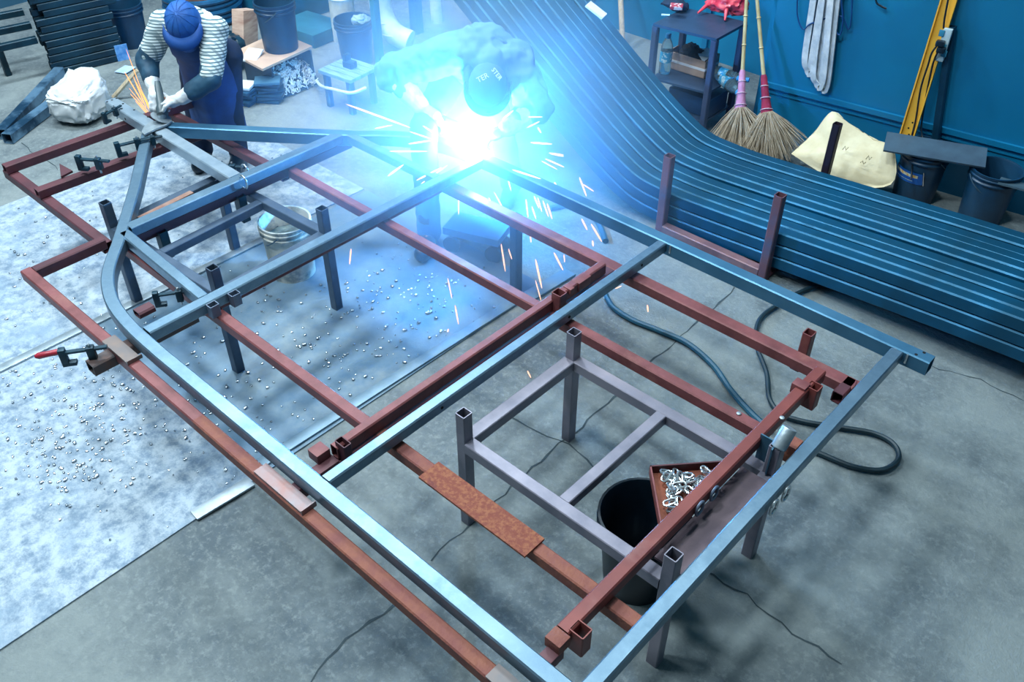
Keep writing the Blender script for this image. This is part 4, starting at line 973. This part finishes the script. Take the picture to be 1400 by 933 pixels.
# --- the worker grinding at the apex
def striped():
    m = mat('striped_shirt', '#cfdde0', None, rough=.85)
    nt = m.node_tree; N = nt.nodes; L = nt.links; b = N['Principled BSDF']
    tc = N.new('ShaderNodeTexCoord')
    def wave(rot, s):
        mp = N.new('ShaderNodeMapping'); mp.inputs['Rotation'].default_value = rot; L.new(tc.outputs['Object'], mp.inputs['Vector'])
        w = N.new('ShaderNodeTexWave'); w.inputs['Scale'].default_value = s; w.inputs['Distortion'].default_value = .6; w.inputs['Detail'].default_value = 1; w.bands_direction = 'Z'
        L.new(mp.outputs['Vector'], w.inputs['Vector'])
        r = N.new('ShaderNodeMapRange'); r.inputs[1].default_value = .66; r.inputs[2].default_value = .74; L.new(w.outputs['Fac'], r.inputs[0]); return r.outputs[0]
    a = wave((.15, .1, 0), 17); c = wave((1.3, .4, .5), 9)
    mx = N.new('ShaderNodeMath'); mx.operation = 'MULTIPLY'; mx.inputs[1].default_value = .55; L.new(c, mx.inputs[0])
    m2 = N.new('ShaderNodeMath'); m2.operation = 'MAXIMUM'; L.new(a, m2.inputs[0]); L.new(mx.outputs[0], m2.inputs[1])
    x = N.new('ShaderNodeMix'); x.data_type = 'RGBA'; x.inputs['A'].default_value = hexc('#d6e2e2'); x.inputs['B'].default_value = hexc('#4c6a74')
    L.new(m2.outputs[0], x.inputs['Factor']); L.new(x.outputs['Result'], b.inputs['Base Color'])
    return m
p1 = thing('person', (-5.36, 2.84, 0), 'person in striped shirt, blue hood and navy apron grinding the pointed end of the frame', 'person')
f = V((.72, -.69, 0)).normalized(); s = V((.69, .72, 0)).normalized()
J = dict(head=(-5.02, 2.60, 1.19), face=(.45, -.42, -.72), hup=(.45, -.45, .65), neck=(-5.06, 2.645, 1.16), chest=(-5.10, 2.68, 1.08), belly=(-5.22, 2.80, .95), hip=(-5.30, 2.87, .84),
         shL=(-4.93, 2.74, 1.13), shR=(-5.19, 2.56, 1.15), elL=(-4.82, 2.58, .90), elR=(-5.29, 2.44, .93), wrL=(-4.93, 2.43, .80), wrR=(-5.15, 2.375, .835),
         haL=(-4.985, 2.385, .775), haR=(-5.09, 2.345, .785), fdL=(-.7, -.45, -.2), fdR=(.6, -.5, -.5), thL=(0, 0, 1), thR=(.5, .6, .3), cuL=(-.1, -.3, -1), cuR=(.2, -.2, -1),
         hjL=(-5.24, 2.95, .82), hjR=(-5.38, 2.80, .82), knL=(-5.22, 2.90, .46), knR=(-5.44, 2.76, .46), anL=(-5.33, 2.94, .09), anR=(-5.56, 2.80, .09), toe=tuple(f))
J['hup'] = tuple(V(J['hup']).normalized())
body(p1, J)
garment(p1, 'trousers', [(J['hip'], J['belly'], .145, .14)] + [q for k in 'LR' for q in ((J['hip'], J['hj' + k], .13, .11), (J['hj' + k], J['kn' + k], .10, .078), (J['kn' + k], J['an' + k], .078, .068))], mat('navy_trousers', '#0e2747', '#0a1d38', 9, .85))
sh = garment(p1, 'striped_shirt', [(J['belly'], J['chest'], .145, .16), (J['chest'], J['neck'], .145, .085)] + [q for k in 'LR' for q in ((J['chest'], J['sh' + k], .125, .082), (J['sh' + k], V(J['sh' + k]).lerp(V(J['el' + k]), .92), .078, .068))], striped(), disp=.010)
M_CUFF = mat('sleeve_guard', '#1c4a63', '#15384f', 8, .7, 0, .2)
for k in 'LR':
    e = V(J['el' + k]); w = V(J['wr' + k]); u_ = V(J['sh' + k])
    garment(p1, 'sleeve_guard', [(e.lerp(u_, .22), e, .070, .066), (e, e.lerp(w, .62), .066, .058)], M_CUFF, .009, 3, .006, 14)
    mb = MB(); mb.capsule(e.lerp(w, .60), w, .050, .042); hand(mb, w, J['ha' + k], J['fd' + k], J['th' + k], J['cu' + k], 1.08)
    o = mb.build('work_glove', M_GLOVE, p1); remesh(o, .005, 3, .003, 30)
boots(p1, J, M_BLK())
M_APR = mat('navy_apron', '#104a8c', '#0d3a70', 6, .65, 0, .08)
hv = lambda w_: s * w_ * .86
sheet_loft([((-4.985, 2.56, 1.07), hv(.13), f * .03), ((-4.99, 2.585, .99), hv(.15), f * .05), ((-5.10, 2.665, .88), hv(.17), f * .10), ((-5.145, 2.70, .74), hv(.19), f * .12), ((-5.175, 2.72, .58), hv(.20), f * .12), ((-5.21, 2.745, .42), hv(.205), f * .11), ((-5.24, 2.76, .30), hv(.21), f * .11)], 'apron', M_APR, p1)
# hood: cap crown, brim and cloth skirt over face and neck
hc = V(J['head']); fd = V(J['face']).normalized(); hu = (V(J['hup']) - fd * V(J['hup']).dot(fd)).normalized(); hs = fd.cross(hu); R = Matrix((hs, fd, hu)).transposed()
M_HOOD = mat('blue_hood', '#145aa8', '#115096', 5, .7, 0, .1)
mb = MB(); mb.ball(hc + hu * .012, .112, 4, (.92, 1.08, 1.12), R)
mb.capsule(hc - hu * .02 + fd * .07, hc - hu * .12 + fd * .05 - V((0, 0, .05)), .085, .07); mb.capsule(hc - hu * .02, V(J['neck']) + V((0, 0, -.01)), .10, .09)
o = mb.build('hood', M_HOOD, p1); remesh(o, .008, 4, .004, 12)
mb = MB(); n = 16; A2 = []; B2 = []
for k in range(n + 1):
    a = math.radians(-75 + 150 * k / n); d_ = fd * math.cos(a) + hs * math.sin(a)
    pin = hc + hu * .055 + d_ * .112 * (1 if True else 1); pout = hc + hu * .045 + d_ * (.112 + .07 * math.cos(a * 1.15)) - hu * .015
    A2.append(mb.bm.verts.new(pin)); B2.append(mb.bm.verts.new(pout))
mb.bridge(A2, B2, False)
ob = mb.build('cap_brim', mat('blue_cap', '#114f9a', '#0f4588', 8, .75), p1); sm_ = ob.modifiers.new('thick', 'SOLIDIFY'); sm_.thickness = .005
mb = MB()
for k in range(12):
    a = k / 12 * math.pi * 2; mb.rod([hc + hu * .014 + (hs * math.cos(a) * .104 * math.cos(t) + fd * math.sin(a) * .1225 * math.cos(t) + hu * .127 * math.sin(t)) for t in [math.radians(20 + 6.5 * j) for j in range(11)]], .0012, 4, cap=False)
mb.build('cap_seam', mat('blue_cap', '#1a49a0'), p1)
# collar of pale cloth and towel behind the neck
mb = MB(); q = V(J['neck']); mb.rod([q + s * .13 * math.cos(a) - f * (.10 * abs(math.sin(a))) + V((0, 0, .02)) for a in [math.pi * k / 12 for k in range(13)]], .028, 8); o = mb.build('neck_cloth', mat('pale_cloth', '#dfe6ea', '#b9c6cf', 12, .8), p1)
# angle grinder
gr = thing('angle_grinder', W(226, 152, .70), 'grey angle grinder held in the white gloves of the grinding worker', 'grinder')
g0 = V((-4.995, 2.315, .725)); g1 = V((-5.07, 2.36, .80)); gd = (g1 - g0).normalized()
MB().lathe(g0, [(.02, -.02), (.034, -.01), (.034, .03), (.026, .05), (.024, .15), (.018, .2)], 18, gd, cap1=True).build('grinder_body', mat('grinder_grey', '#4a5a60', '#3b4a50', 9, .4), gr)
dn = V((-.25, -.35, -.9)).normalized()
MB().lathe(g0 + dn * .03, [(.062, 0), (.062, .003), (.02, .005)], 24, dn, cap1=True).build('grinding_disc', M_BARE(), gr)
MB().lathe(g0, [(.026, 0), (.022, .035)], 14, dn, cap1=True).build('gear_head', M_BARE(), gr)

# --- the welder bending over the far rail
p2 = thing('person', (-3.62, 3.5, 0), 'person in blue work jacket and welding mask bending over the bright welding arc', 'person')
f = V((.55, -.83, 0)).normalized()
J = dict(head=(-3.34, 3.43, 1.04), face=(.12, -.12, -.98), hup=(.55, -.62, .1), neck=(-3.42, 3.52, 1.12), chest=(-3.52, 3.58, 1.12), belly=(-3.70, 3.68, 1.03), hip=(-3.85, 3.78, .90),
         shL=(-3.36, 3.66, 1.10), shR=(-3.66, 3.42, 1.12), elL=(-3.18, 3.66, .88), elR=(-3.90, 3.20, 1.02), wrL=(-3.26, 3.50, .78), wrR=(-3.70, 3.24, .865),
         haL=(-3.30, 3.44, .745), haR=(-3.615, 3.265, .82), fdL=(-.5, -.7, -.3), fdR=(.85, .3, -.3), thL=(-.5, .5, .3), thR=(.2, -.2, .9), cuL=(-.3, -.3, -.9), cuR=(.2, .3, -.9),
         hjL=(-3.76, 3.84, .87), hjR=(-3.90, 3.70, .87), knL=(-3.55, 3.78, .48), knR=(-3.64, 3.20, .76), anL=(-3.62, 3.93, .09), anR=(-3.60, 3.16, .14), toe=tuple(f))
J['hup'] = tuple(V(J['hup']).normalized())
J['anR'] = (-3.60, 3.15, .09)
body(p2, J)
M_JKT = mat('blue_jacket', '#5f94c2', '#4f84b2', 6, .85, 0, .2)
garment(p2, 'work_trousers', [(J['hip'], J['belly'], .15, .145)] + [q for k in 'LR' for q in ((J['hip'], J['hj' + k], .135, .115), (J['hj' + k], J['kn' + k], .105, .082), (J['kn' + k], J['an' + k], .082, .075))], mat('work_trousers', '#3f7ab5', '#356ca4', 7, .85))
garment(p2, 'jacket', [(J['hip'], J['belly'], .155, .16), (J['belly'], J['chest'], .16, .17), (J['chest'], J['neck'], .155, .10)] + [q for k in 'LR' for q in ((J['chest'], J['sh' + k], .145, .115), (J['sh' + k], J['el' + k], .112, .095), (J['el' + k], V(J['el' + k]).lerp(V(J['wr' + k]), .45), .095, .07))], M_JKT, disp=.024, ds=10)
for k in 'LR':
    e = V(J['el' + k]); w = V(J['wr' + k])
    mb = MB(); mb.capsule(e.lerp(w, .40), w, .074, .052); hand(mb, w, J['ha' + k], J['fd' + k], J['th' + k], J['cu' + k], 1.08)
    o = mb.build('welding_glove', M_GLOVE, p2); remesh(o, .005, 3, .003, 30)
boots(p2, J, M_BLK())
hc = V(J['head']); fd = V(J['face']).normalized(); hu = (V(J['hup']) - fd * V(J['hup']).dot(fd)).normalized(); hs = fd.cross(hu); R = Matrix((hs, fd, hu)).transposed()
M_MASK = mat('mask_blue', '#3572a8', '#2d669a', 5, .45)
mb = MB(); mb.ball(hc + hu * .01, .118, 4, (.92, 1.02, 1.12), R); o = mb.build('cloth_cap', mat('cap_dark', '#4678a8', '#3a6a9a', 9, .8), p2)
for v in o.data.vertices: v.co += v.normal * .003 * noise.noise(v.co * 30)
# face shield: curved shell in front of the face
mb = MB(); rows = []
for i in range(9):
    t = i / 8; rr = []
    for k in range(15):
        a = math.radians(-100 + 200 * k / 14); rad = .128 + .018 * math.sin(t * math.pi)
        rr.append(mb.bm.verts.new(hc + fd * (math.cos(a) * rad * (1.05 - .25 * t)) + hs * math.sin(a) * rad * (1 - .15 * t) + hu * (.09 - .26 * t) + fd * .02))
    rows.append(rr)
for i in range(8): mb.bridge(rows[i], rows[i + 1], False)
ob = mb.build('welding_mask', M_MASK, p2, 60); sm_ = ob.modifiers.new('thick', 'SOLIDIFY'); sm_.thickness = .005
mb = MB(); mb.box(hc + fd * .158 + hu * .0, (.10, .012, .05), R, .004); mb.build('mask_window', M_BLKMAT(), p2)
mb = MB()
for i in range(3):
    mb.rod([hc - hu * (.10 + .045 * i) * .8 - fd * (.01 + .03 * i) + (hs * math.cos(a) + fd * math.sin(a)) * (.125 + .012 * i) for a in [math.pi * 2 * k / 20 for k in range(20)]], .020, 8, closed=True)
o = mb.build('neck_scarf', mat('scarf', '#5f8fb8', '#3d719c', 16, .85, 0, .3), p2); remesh(o, .01, 2, .006, 22)
# lettering on the cap, facing up to the viewer
def letters(txt, c, right, upv, size, m, par, name='cap_lettering'):
    cu = bpy.data.curves.new(name, 'FONT'); cu.body = txt; cu.size = size; cu.extrude = .0015; cu.align_x = 'CENTER'
    o = bpy.data.objects.new(name, cu); COL.objects.link(o); dg = bpy.context.evaluated_depsgraph_get()
    me = bpy.data.meshes.new_from_object(o.evaluated_get(dg)); bpy.data.objects.remove(o)
    right = V(right).normalized(); n_ = right.cross(V(upv)).normalized(); up_ = n_.cross(right)
    M = Matrix((right, up_, n_)).transposed().to_4x4(); M.translation = V(c) - parent_origin(par)
    me.transform(M); me.materials.clear(); me.materials.append(m)
    q = bpy.data.objects.new(name, me); COL.objects.link(q); q.parent = par; return q
vw = (V((0, 0, CAM_H)) - hc).normalized()
M_WHT = mat('print_white', '#e8f2f8', '#d8e8f2', 9, .6)
rt = (AX * .85 - DN * -.0 + DN * -.45).normalized(); uv_ = vw.cross(rt)
letters('TER', hc + vw * .150 - AX * .022 - DN * .025, rt, uv_, .040, M_WHT, p2)
rt2 = (AX * .6 + DN * .8).normalized(); letters('STER', hc + vw * .140 + AX * .040 - DN * .05, rt2, vw.cross(rt2), .034, M_WHT, p2)
# welding torch
tcH = thing('welding_torch', (-3.45, 3.38, .75), 'welding torch held by the welder over the bright arc', 'torch')
MB().rod([V((-3.56, 3.31, .80)), V((-3.47, 3.35, .78)), V((-3.42, 3.38, .73))], .013, 10, r1=.009).build('torch_neck', mat('torch_copper', '#7a6a60', '#5e5550', 9, .4, .5), tcH)
MB().rod([V((-3.66, 3.26, .815)), V((-3.56, 3.31, .80))], .018, 10).build('torch_handle', M_BLK(), tcH)
# low trolley under the jig near the welder
tl = thing('low_trolley', (-3.25, 3.25, 0), 'low blue trolley standing on the floor beneath the welder', 'trolley')
mb = MB(); q0 = W(615, 312, .12); q1 = W(690, 330, .12); c_ = (q0 + q1) / 2; ln = (q1 - q0); rz = math.atan2(ln.y, ln.x); R = Matrix.Rotation(rz, 3, 'Z')
mb.box((c_.x, c_.y, .16), (ln.length, .2, .05), R, .006); mb.build('trolley_deck', mat('trolley_blue', '#3c78ac', '#2f6798', 6, .5), tl)
for u in (-1, 1):
    for v in (-1, 1):
        q = V((c_.x, c_.y, .055)) + R @ V((u * ln.length * .38, v * .07, 0)); MB().lathe(q - (R @ V((0, .015, 0))), [(.02, 0), (.055, .003), (.055, .027), (.02, .03)], 18, R @ V((0, 1, 0)), cap1=True).build('wheel', M_BLK(), tl)

# ------------------------------------------------------------------ arc, added glare haze, sparks
ARC = V((-3.38, 3.345, .70))
m = bpy.data.materials.new('arc_plasma'); m.use_nodes = True; nt = m.node_tree
for n_ in list(nt.nodes): nt.nodes.remove(n_)
em = nt.nodes.new('ShaderNodeEmission'); ou = nt.nodes.new('ShaderNodeOutputMaterial'); em.inputs['Color'].default_value = (.065, .37, 1, 1); em.inputs['Strength'].default_value = ARC_S
nt.links.new(em.outputs[0], ou.inputs['Surface'])
mb = MB(); mb.ball(ARC, .04, 3); tag(mb.build('welding_arc', m), 'blinding white welding arc on the far rail below the welding mask', 'welding arc')
def glare(c, rad, dens, col, label, core=1.0, power=2.0):  # scattering volume added around the arc to stand in for its glare
    m = bpy.data.materials.new('glare_haze'); m.use_nodes = True; nt = m.node_tree; N = nt.nodes; L = nt.links
    for n_ in list(N): N.remove(n_)
    ou = N.new('ShaderNodeOutputMaterial'); vs = N.new('ShaderNodeVolumeScatter'); vs.inputs['Color'].default_value = hexc(col); vs.inputs['Anisotropy'].default_value = 0.0
    tc = N.new('ShaderNodeTexCoord'); ln = N.new('ShaderNodeVectorMath'); ln.operation = 'LENGTH'; L.new(tc.outputs['Object'], ln.inputs[0])
    mr = N.new('ShaderNodeMapRange'); mr.inputs[1].default_value = 0; mr.inputs[2].default_value = rad; mr.inputs[3].default_value = 1; mr.inputs[4].default_value = 0; L.new(ln.outputs['Value'], mr.inputs[0])
    pw = N.new('ShaderNodeMath'); pw.operation = 'POWER'; pw.inputs[1].default_value = power; L.new(mr.outputs[0], pw.inputs[0])
    ml = N.new('ShaderNodeMath'); ml.operation = 'MULTIPLY'; ml.inputs[1].default_value = dens; L.new(pw.outputs[0], ml.inputs[0])
    L.new(ml.outputs[0], vs.inputs['Density']); L.new(vs.outputs[0], ou.inputs['Volume'])
    mb = MB(); mb.ball(c, rad, 3); o = mb.build('glare', m, base=tuple(c)); return tag(o, label, 'glare', kind='stuff')
glare(ARC + V((0, 0, .05)), 1.5, GLARE_D, '#a0d0ff', 'bluish glare around the arc, added as a haze volume', power=2.0)
SPK = [(472, 142, 562, 175), (512, 176, 537, 171), (532, 207, 585, 207), (558, 197, 590, 192), (530, 241, 552, 225), (569, 247, 604, 229), (575, 252, 612, 226), (627, 270, 627, 294), (675, 262, 697, 302), (668, 270, 676, 290), (692, 235, 699, 262),
       (719, 272, 722, 298), (727, 282, 733, 300), (730, 268, 737, 285), (742, 274, 750, 297), (748, 278, 755, 300), (735, 270, 741, 290), (795, 299, 803, 315), (808, 306, 823, 331), (810, 329, 811, 337), (757, 345, 770, 370), (771, 348, 772, 359),
       (732, 354, 741, 395), (732, 383, 740, 412), (710, 315, 713, 347), (685, 333, 691, 372), (695, 340, 700, 355), (725, 322, 726, 332), (612, 380, 618, 409), (622, 417, 627, 444), (792, 242, 802, 269), (797, 252, 812, 262), (758, 249, 762, 258),
       (750, 209, 771, 212), (745, 217, 772, 229), (740, 220, 762, 232), (722, 160, 742, 160), (725, 195, 755, 197), (752, 210, 771, 214), (687, 163, 702, 151), (735, 174, 740, 182), (722, 240, 742, 250), (700, 232, 740, 245), (721, 507, 726, 517), (885, 417, 886, 427), (841, 395, 850, 391), (612, 454, 613, 450),
       (590, 190, 560, 180), (578, 172, 596, 184), (720, 175, 738, 166), (480, 340, 478, 362)]
def hot(name, c, s):
    m = bpy.data.materials.get(name)
    if m: return m
    m = mat(name, '#2a1208'); b = m.node_tree.nodes['Principled BSDF']; b.inputs['Emission Color'].default_value = hexc(c); b.inputs['Emission Strength'].default_value = s; MATS[name] = m; return m
def sparks(lst, depth, r, m, label, grp, vary=.12):
    proto = None
    for (x0, y0, x1, y1) in lst:
        d0 = depth + rnd.uniform(-vary, vary); a = WD(x0, y0, d0); b = WD(x1, y1, d0 - .02)
        for q in (a, b):
            if q.z < .012:
                s_ = (CAM_H - .014) / (CAM_H - q.z); q.xyz = V((0, 0, CAM_H)) + (q - V((0, 0, CAM_H))) * s_
        if proto is None:
            pb = MB(); pb.lathe((0, 0, 0), [(.0015, 0), (.6, .06), (1, .25), (.9, .75), (.5, .95), (.001, 1)], 7, cap1=True); proto = pb.build('welding_spark', m, base=(0, 0, 0)); o = proto
        else: o = proto.copy(); COL.objects.link(o)
        o.location = a; o.rotation_euler = V((0, 0, 1)).rotation_difference((b - a).normalized()).to_euler(); rr = r * rnd.uniform(.7, 1.25); o.scale = (rr, rr, (b - a).length)
        tag(o, label, 'spark', grp)
sparks(SPK, 5.1, .0045, hot('hot_spark', '#ffc3a6', 1.7), 'glowing spark flying off the welding arc', 'sparks around the arc')
GSP = [(212, 162, 196, 128), (210, 160, 186, 112), (206, 157, 176, 120), (208, 163, 190, 140), (204, 152, 172, 66), (200, 148, 182, 104), (214, 163, 205, 138), (207, 155, 193, 122), (198, 150, 178, 128), (196, 142, 170, 98), (209, 158, 199, 135), (203, 158, 185, 138)]
gm = hot('grinder_spark', '#ff9a4a', 2.6)
sparks(GSP, 6.0, .0026, gm, 'orange spark thrown up by the angle grinder', 'sparks from the grinder', .03)

# ------------------------------------------------------------------ light
def area(name, loc, target, sx, sy, power, col):
    d = bpy.data.lights.new(name, 'AREA'); d.shape = 'RECTANGLE'; d.size = sx; d.size_y = sy; d.energy = power; d.color = col
    o = bpy.data.objects.new(name, d); COL.objects.link(o); o.location = loc; o.rotation_euler = (V(target) - V(loc)).to_track_quat('-Z', 'Y').to_euler(); return o
for x_, y_ in ((-7.2, .4), (-7.2, 2.9), (-4.6, -.6), (-5.4, 4.6)):
    area('roof_light', (x_, y_, 6.4), (x_ + .8, y_, 0), 0.8, 0.8, KEY, (.80, .93, 1))
area('roof_light', (-2.4, 1.3, 6.4), (-1.9, 1.5, 0), 0.7, 0.7, FILL, (.84, .96, 1))
area('roof_light', (-1.6, 4.9, 6.4), (-1.2, 4.7, 0), 0.7, 0.7, FILL2, (.84, .96, 1))
w = bpy.data.worlds.new('world'); C.world = w; w.use_nodes = True
nt = w.node_tree; bg = nt.nodes['Background']; bg.inputs['Strength'].default_value = AMB
tc = nt.nodes.new('ShaderNodeTexCoord'); sx = nt.nodes.new('ShaderNodeSeparateXYZ'); nt.links.new(tc.outputs['Generated'], sx.inputs[0])
cr = nt.nodes.new('ShaderNodeValToRGB'); cr.color_ramp.elements[0].position = .0; cr.color_ramp.elements[0].color = (.015, .06, .11, 1); cr.color_ramp.elements[1].position = .8; cr.color_ramp.elements[1].color = (.44, .84, 1, 1)
e_ = cr.color_ramp.elements.new(.25); e_.color = (.02, .11, .2, 1)
nt.links.new(sx.outputs['Z'], cr.inputs[0]); nt.links.new(cr.outputs[0], bg.inputs['Color'])
vs = C.view_settings; vs.view_transform = 'Standard'; vs.look = 'None'; vs.gamma = 1; vs.use_curve_mapping = False; vs.exposure = EXPO
C.display_settings.display_device = 'sRGB'
cy_ = C.cycles
cy_.use_denoising = True; cy_.max_bounces = 6; cy_.volume_bounces = 2; cy_.volume_step_rate = 2.0; cy_.volume_max_steps = 128; cy_.sample_clamp_indirect = 4; cy_.use_light_tree = True
cy_.caustics_reflective = False; cy_.caustics_refractive = False
